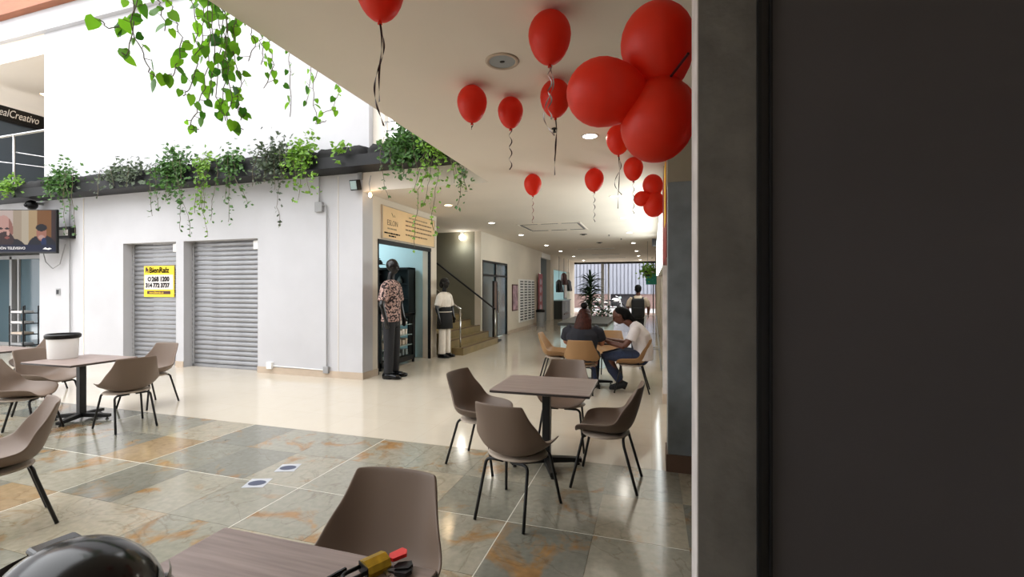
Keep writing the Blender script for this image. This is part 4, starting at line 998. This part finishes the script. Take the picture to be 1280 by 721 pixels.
motorbike(-4.0,33.8,.4,'white motorbike parked in the street behind the palm')

# ================================================================ FIGURES
def V3(*a): return Vector(a)
def hand(mb, wrist, d, palm_n, s=1, curl=.5):
    d = Vector(d).normalized(); n = Vector(palm_n); n = (n-d*n.dot(d)).normalized(); sd = d.cross(n)
    w_ = Vector(wrist); k = w_+d*.085*s
    mb.tube([w_-d*.02, w_+d*.03*s, k], [(.026*s,.018*s),(.04*s,.017*s),(.038*s,.014*s)], 10, side=sd)
    for i, (o_, l) in enumerate(((-.03,.068),(-.010,.078),(.011,.072),(.031,.056))):
        p0 = w_+d*.075*s+sd*o_*s; p1 = p0+(d*math.cos(curl*.5)+n*math.sin(curl*.5))*l*.5*s; p2 = p1+(d*math.cos(curl*1.4)+n*math.sin(curl*1.4))*l*.5*s
        mb.tube([p0,p1,p2],[.0095*s,.0085*s,.007*s],8)
    p0 = w_+d*.025*s-sd*.032*s; p1 = p0+(d*.6-sd*.7+n*.3).normalized()*.04*s; p2 = p1+(d*.9+n*.5).normalized()*.03*s
    mb.tube([p0,p1,p2],[.012*s,.011*s,.008*s],8)
def head(mb, c, fw, up, s=1):
    fw = Vector(fw).normalized(); up = Vector(up).normalized(); up = (up-fw*up.dot(fw)).normalized(); sd = fw.cross(up)
    M = Matrix((sd,fw,up)).transposed().to_4x4(); M.translation = Vector(c)
    t = MB(); t.ball((0,-.01,.03),(.075*s,.092*s,.092*s)); t.ball((0,.02,-.035),(.058*s,.07*s,.085*s)); t.ball((0,.04,-.085),(.036*s,.042*s,.032*s))
    t.tube([(0,.085*s,.025),(0,.1*s,-.005),(0,.104*s,-.022),(0,.085*s,-.03)],[.009,.013,.017,.01],8)
    t.ball((0,.084*s,-.056),(.024,.013,.009)); t.ball((0,.084*s,-.069),(.02,.012,.008))
    t.ball((0,.075*s,.04),(.05,.018,.012))
    for q in (-1,1): t.ball((q*.076*s,-.01,-.005),(.012,.022,.032)); t.ball((q*.03,.078*s,.018),(.013,.012,.009))
    mb.add([M @ Vector(v) for v in t.v], t.f); return M
def limbs(mb, pts, rad, n=14, side=None): mb.tube(pts, rad, n, side)

def mannequin(loc, rz, H_, label, top_mat, low_mat, skirt=None, wide_leg=False, hat=False, arm=.06):
    t = thing('mannequin', label, 'mannequin', loc, rz, 'shop mannequins'); k = H_/1.8
    def S(*a): return Vector(a)*k
    X = (1,0,0)
    b = MB(); head(b, S(0,.02,1.69), (0,1,0), (0,0,1), k*1.05)
    limbs(b, [S(0,-.01,1.48),S(0,0,1.6)], [.055*k,.052*k])
    limbs(b, [S(0,0,.92),S(0,0,1.1),S(0,.01,1.3),S(0,-.01,1.46)], [(.15*k,.1*k),(.125*k,.085*k),(.17*k,.1*k),(.09*k,.06*k)], side=X)
    for s1 in (-1,1):
        limbs(b, [S(s1*.17,0,1.43),S(s1*.235,0,1.3),S(s1*(.25+arm),.0,1.12),S(s1*(.24+arm),.06,.9)], [.05*k,.047*k,.04*k,.026*k])
        hand(b, S(s1*(.24+arm),.06,.9), (0,.12,-1), (-s1,0,0), k)
        limbs(b, [S(s1*.09,0,.92),S(s1*.1,.01,.5),S(s1*.1,-.01,.1)], [.08*k,.055*k,.035*k])
        limbs(b, [S(s1*.1,-.05,.04),S(s1*.1,.05,.04),S(s1*.11,.16,.03)], [.04*k,.042*k,.03*k])
    remesh(obj('body', b, 'mannequin_black', t), .011)
    c_ = MB()
    limbs(c_, [S(0,0,.86),S(0,0,1.1),S(0,.01,1.3),S(0,-.01,1.43),S(0,-.01,1.49)], [(.2*k,.14*k),(.175*k,.125*k),(.19*k,.125*k),(.15*k,.09*k),(.07*k,.06*k)], side=X)
    for s1 in (-1,1): limbs(c_, [S(s1*.12,0,1.42),S(s1*.2,0,1.38),S(s1*(.245+arm*.5),.0,1.17)], [.07*k,.07*k,.075*k])
    remesh(obj('shirt', c_, top_mat, t), .012, 4)
    l_ = MB(); fl_ = .085 if wide_leg else .065
    limbs(l_, [S(0,0,.98),S(0,0,.86),S(0,0,.78)], [(.15*k,.11*k),(.165*k,.12*k),(.13*k,.1*k)], side=X)
    for s1 in (-1,1): limbs(l_, [S(s1*.085,0,.88),S(s1*.1,.01,.5),S(s1*.105,0,.09)], [.098*k,.08*k,fl_*k])
    remesh(obj('trousers', l_, low_mat, t), .012, 4)
    if skirt:
        a_ = MB(); limbs(a_, [S(0,.01,.66),S(0,.01,.9),S(0,.01,1.1),S(0,.0,1.13)], [(.225*k,.165*k),(.215*k,.155*k),(.19*k,.135*k),(.18*k,.125*k)], 24, side=X)
        ap = obj('apron', a_, skirt, t, True); bl = MB(); limbs(bl, [S(0,.01,1.03),S(0,.01,1.045)], [(.207*k,.15*k),(.205*k,.148*k)], 24, side=X); obj('tie', bl, 'cloth_cream', ap, True)
    if hat:
        h_ = MB(); h_.ball(S(0,.0,1.735), (.092*k,.105*k,.075*k)); h_.ball(S(0,-.08,1.66),(.06*k,.05*k,.09*k)); remesh(obj('cap', h_, 'cloth_black', t), .012)
    for s1 in (-1,1):
        s_ = MB(); limbs(s_, [S(s1*.1,-.08,.05),S(s1*.1,.0,.055),S(s1*.11,.12,.04),S(s1*.115,.2,.03)], [(.045*k,.045*k),(.048*k,.05*k),(.05*k,.038*k),(.035*k,.022*k)], 12, side=X); obj('shoe', s_, 'black_gloss', t, True)
    obj('stand', MB().lathe([(.16,0),(.16,.012),(.001,.014)],28), 'black_metal', t)
mannequin((-4.46,7.1,0), math.radians(-84), 2.12, 'black mannequin in a patterned short sleeved shirt and black trousers', 'print_shirt', 'trousers_black')
mannequin((-4.62,9.6,0), math.radians(-98), 1.84, 'black mannequin in white top, black apron and white trousers by the stairs', 'cloth_cream', 'cloth_cream', skirt='cloth_black', wide_leg=True, hat=True)

# ---- seated woman seen from behind (faces +y)
wo = thing('person', 'person with long reddish brown hair and dark top seated with back to viewer', 'person', (-1.03,7.05,0))
b = MB(); X = (1,0,0)
Mh = head(b, V3(.02,.1,1.17), (.1,1,-.25), (0,0,1), 1.05)
limbs(b, [V3(0,0,1.0),V3(.01,.07,1.1)], [.06,.055])
limbs(b, [V3(0,-.08,.5),V3(0,-.07,.7),V3(0,-.03,.9),V3(0,.0,1.03)], [(.2,.14),(.19,.13),(.21,.13),(.12,.08)], side=X)
for s1 in (-1,1):
    limbs(b, [V3(s1*.2,0,.98),V3(s1*.27,.05,.84),V3(s1*.28,.14,.74)], [.065,.06,.05]); limbs(b, [V3(s1*.28,.14,.74),V3(s1*.2,.32,.765),V3(s1*.14,.4,.775)], [.05,.04,.028])
    hand(b, V3(s1*.14,.4,.772), (-s1*.4,1,0), (0,0,-1), 1, .5)
    limbs(b, [V3(s1*.1,-.06,.54),V3(s1*.13,.2,.55),V3(s1*.14,.4,.53)], [.1,.09,.07]); limbs(b, [V3(s1*.14,.4,.52),V3(s1*.15,.4,.3),V3(s1*.15,.34,.1)], [.07,.055,.04])
remesh(obj('body', b, 'skin_tan', wo), .012)
c_ = MB()
limbs(c_, [V3(0,-.08,.48),V3(0,-.08,.66),V3(0,-.04,.86),V3(0,.0,.99),V3(0,.03,1.06)], [(.235,.17),(.225,.165),(.25,.16),(.19,.11),(.09,.075)], side=X)
for s1 in (-1,1): limbs(c_, [V3(s1*.15,0,.98),V3(s1*.25,.02,.92),V3(s1*.285,.06,.8)], [.085,.085,.08])
remesh(obj('top', c_, 'navy', wo), .013, 4)
c_ = MB(); limbs(c_, [V3(-.08,-.06,.53),V3(0,-.06,.53),V3(.08,-.06,.53)], [.11,.12,.11])
for s1 in (-1,1): limbs(c_, [V3(s1*.1,-.06,.54),V3(s1*.13,.2,.55),V3(s1*.14,.42,.53),V3(s1*.15,.41,.3),V3(s1*.15,.34,.1)], [.115,.105,.085,.068,.058])
remesh(obj('jeans', c_, 'denim', wo), .013, 4)
h_ = MB(); h_.ball((.02,.075,1.205),(.1,.115,.098)); limbs(h_, [V3(.02,.03,1.2),V3(.02,-.0,1.12),V3(.01,-.06,1.02),V3(.0,-.1,.93)], [(.1,.09),(.118,.085),(.125,.06),(.12,.035)], side=X)
for k in range(15):
    q = -1+2*k/14; limbs(h_, [V3(.02+q*.095,.04-.06*(1-q*q),1.2),V3(.02+q*.105,-.03-.05*(1-q*q),1.12),V3(.01+q*.12,-.08-.04*(1-q*q),1.0),V3(q*.125+.01*math.sin(k*3),-.11-.03*(1-q*q),.9-.03*math.sin(k*2.3))], [.016,.02,.02,.008], 6)
remesh(obj('hair', h_, 'hair_brown', wo), .009, 2)
h_ = MB(); h_.ball((.02,.02,1.335),(.058,.058,.055)); remesh(obj('hair_bun', h_, 'hair_black', wo), .012, 4)
for s1 in (-1,1): obj('shoe', MB().tube([(s1*.15,.27,.04),(s1*.15,.36,.06),(s1*.15,.46,.04),(s1*.15,.52,.03)],[(.04,.04),(.046,.05),(.045,.035),(.03,.02)],12,side=X), 'cloth_black', wo, True)

# ---- seated man in a white tee (faces -x)
mn = thing('person', 'person in white tee and jeans seated at right leaning over the table', 'person', (-.3,7.3,0))
b = MB(); Yv = (0,1,0)
head(b, V3(-.19,-.02,1.17), (-1,-.05,-.55), (-.5,0,1), 1.08)
limbs(b, [V3(.02,0,1.02),V3(-.1,-.01,1.1)], [.06,.055])
limbs(b, [V3(.16,0,.52),V3(.16,0,.7),V3(.1,0,.9),V3(.03,0,1.02)], [(.17,.12),(.16,.11),(.19,.12),(.11,.07)], side=Yv)
for s1, hx, hy in ((-1,-.47,-.02),(1,-.47,.16)):
    limbs(b, [V3(.06,s1*.19,.99),V3(.0,s1*.25,.85),V3(-.1,s1*.25,.72)], [.06,.052,.045]); limbs(b, [V3(-.1,s1*.25,.72),V3(-.3,s1*.15+hy*.3,.755),V3(hx+.05,hy,.785)], [.046,.04,.027])
    hand(b, V3(hx+.05,hy,.782), (-1,-.1*s1,-.05), (0,0,-1), 1.05, .6)
    limbs(b, [V3(.12,s1*.1,.55),V3(-.15,s1*.12,.56),V3(-.38,s1*.1,.53)], [.1,.09,.07]); limbs(b, [V3(-.38,s1*.1,.52),V3(-.28,s1*.08,.33),V3(-.17,s1*.05,.15)], [.07,.055,.04])
remesh(obj('body', b, 'skin_brown', mn), .011)
for s1 in (-1,1): obj('eye', MB().ball((-.272,-.02+s1*.032,1.132),.008), 'hair_black', mn, True)
c_ = MB()
limbs(c_, [V3(.17,0,.5),V3(.175,0,.66),V3(.13,0,.86),V3(.06,0,1.0),V3(.0,0,1.06)], [(.2,.155),(.195,.15),(.215,.155),(.17,.1),(.075,.065)], side=Yv)
for s1 in (-1,1): limbs(c_, [V3(.06,s1*.15,.99),V3(.04,s1*.22,.93),V3(-.01,s1*.262,.81)], [.08,.078,.074])
remesh(obj('tee', c_, 'tee_white', mn), .012, 4)
c_ = MB(); limbs(c_, [V3(.14,-.08,.53),V3(.14,0,.53),V3(.14,.08,.53)], [.12,.125,.12])
for s1 in (-1,1): limbs(c_, [V3(.12,s1*.1,.545),V3(-.15,s1*.12,.56),V3(-.4,s1*.1,.53),V3(-.3,s1*.085,.33),V3(-.18,s1*.05,.16)], [.115,.105,.085,.07,.062])
remesh(obj('jeans', c_, 'denim', mn), .012, 4)
h_ = MB(); h_.ball((-.165,-.02,1.235),(.11,.092,.085)); h_.ball((-.09,-.02,1.2),(.075,.088,.1)); limbs(h_, [V3(-.06,-.02,1.2),V3(.01,-.02,1.13),V3(.05,-.02,1.05)], [.05,.04,.03]); remesh(obj('hair', h_, 'hair_black', mn), .012, 4)
for s1 in (-1,1): obj('shoe', MB().tube([(-.08,s1*.05,.07),(-.15,s1*.05,.1),(-.26,s1*.05,.05),(-.34,s1*.05,.035)],[(.04,.05),(.046,.06),(.046,.04),(.03,.025)],12,side=Yv), 'cloth_black', mn, True)

# ---- standing person with backpack (faces +y)
sd_ = thing('person', 'person in dark clothes with black backpack walking away in the corridor', 'person', (-.34,12.1,0))
b = MB(); head(b, V3(0,.0,1.57), (.2,1,0), (0,0,1), 1.05); limbs(b, [V3(0,-.01,1.36),V3(0,0,1.48)], [.058,.055])
limbs(b, [V3(0,0,.88),V3(0,0,1.05),V3(0,0,1.25),V3(0,0,1.38)], [(.15,.1),(.14,.1),(.18,.11),(.1,.07)], side=X)
for s1 in (-1,1):
    limbs(b, [V3(s1*.18,0,1.34),V3(s1*.26,-.02,1.1),V3(s1*.25,.1,.93)], [.055,.045,.03]); hand(b, V3(s1*.25,.1,.93), (0,.4,-1), (-s1,0,0))
    limbs(b, [V3(s1*.09,0,.88),V3(s1*.1,s1*.08,.48),V3(s1*.1,s1*.12-.03,.1)], [.085,.06,.04])
remesh(obj('body', b, 'skin_brown', sd_), .014)
c_ = MB(); limbs(c_, [V3(0,0,.84),V3(0,0,1.05),V3(0,0,1.25),V3(0,0,1.36),V3(0,0,1.42)], [(.18,.13),(.17,.125),(.2,.13),(.16,.09),(.07,.06)], side=X)
for s1 in (-1,1): limbs(c_, [V3(s1*.14,0,1.34),V3(s1*.22,0,1.25),V3(s1*.25,0,1.13)], [.075,.07,.065])
remesh(obj('shirt', c_, 'base_tan', sd_), .014, 4)
c_ = MB(); limbs(c_, [V3(0,0,.92),V3(0,0,.8)], [(.16,.12),(.15,.11)], side=X)
for s1 in (-1,1): limbs(c_, [V3(s1*.09,0,.86),V3(s1*.1,s1*.08,.48),V3(s1*.1,s1*.12-.03,.08)], [.1,.08,.065])
remesh(obj('trousers', c_, 'cloth_black', sd_), .014, 4)
h_ = MB(); h_.ball((0,-.02,1.62),(.088,.105,.085)); h_.ball((0,-.05,1.57),(.08,.07,.08)); remesh(obj('hair', h_, 'hair_black', sd_), .014, 4)
for s1 in (-1,1): obj('shoe', MB().tube([(s1*.1,s1*.12-.11,.04),(s1*.1,s1*.12-.03,.06),(s1*.1,s1*.12+.1,.04),(s1*.1,s1*.12+.16,.03)],[(.04,.04),(.046,.055),(.045,.038),(.03,.02)],12,side=X), 'cloth_black', sd_, True)
bp_ = thing('backpack', 'black backpack worn by the person walking away', 'backpack', (-.34,11.9,.85))
c_ = MB(); c_.bbox(-.16,.16,-.12,.06,.0,.5,.05); bo = remesh(obj('body', c_, 'cloth_black', bp_), .014, 8)
obj('pocket', MB().bbox(-.12,.12,-.15,-.11,.05,.27,.02), 'black_plastic', bp_)
for s1 in (-1,1): obj('strap', MB().tube([(s1*.11,.05,.46),(s1*.12,.16,.53),(s1*.12,.34,.46),(s1*.14,.34,.3),(s1*.14,.2,.1),(s1*.13,.05,.08)],[(.025,.008)]*6,8,side=X), 'cloth_black', bp_, True)
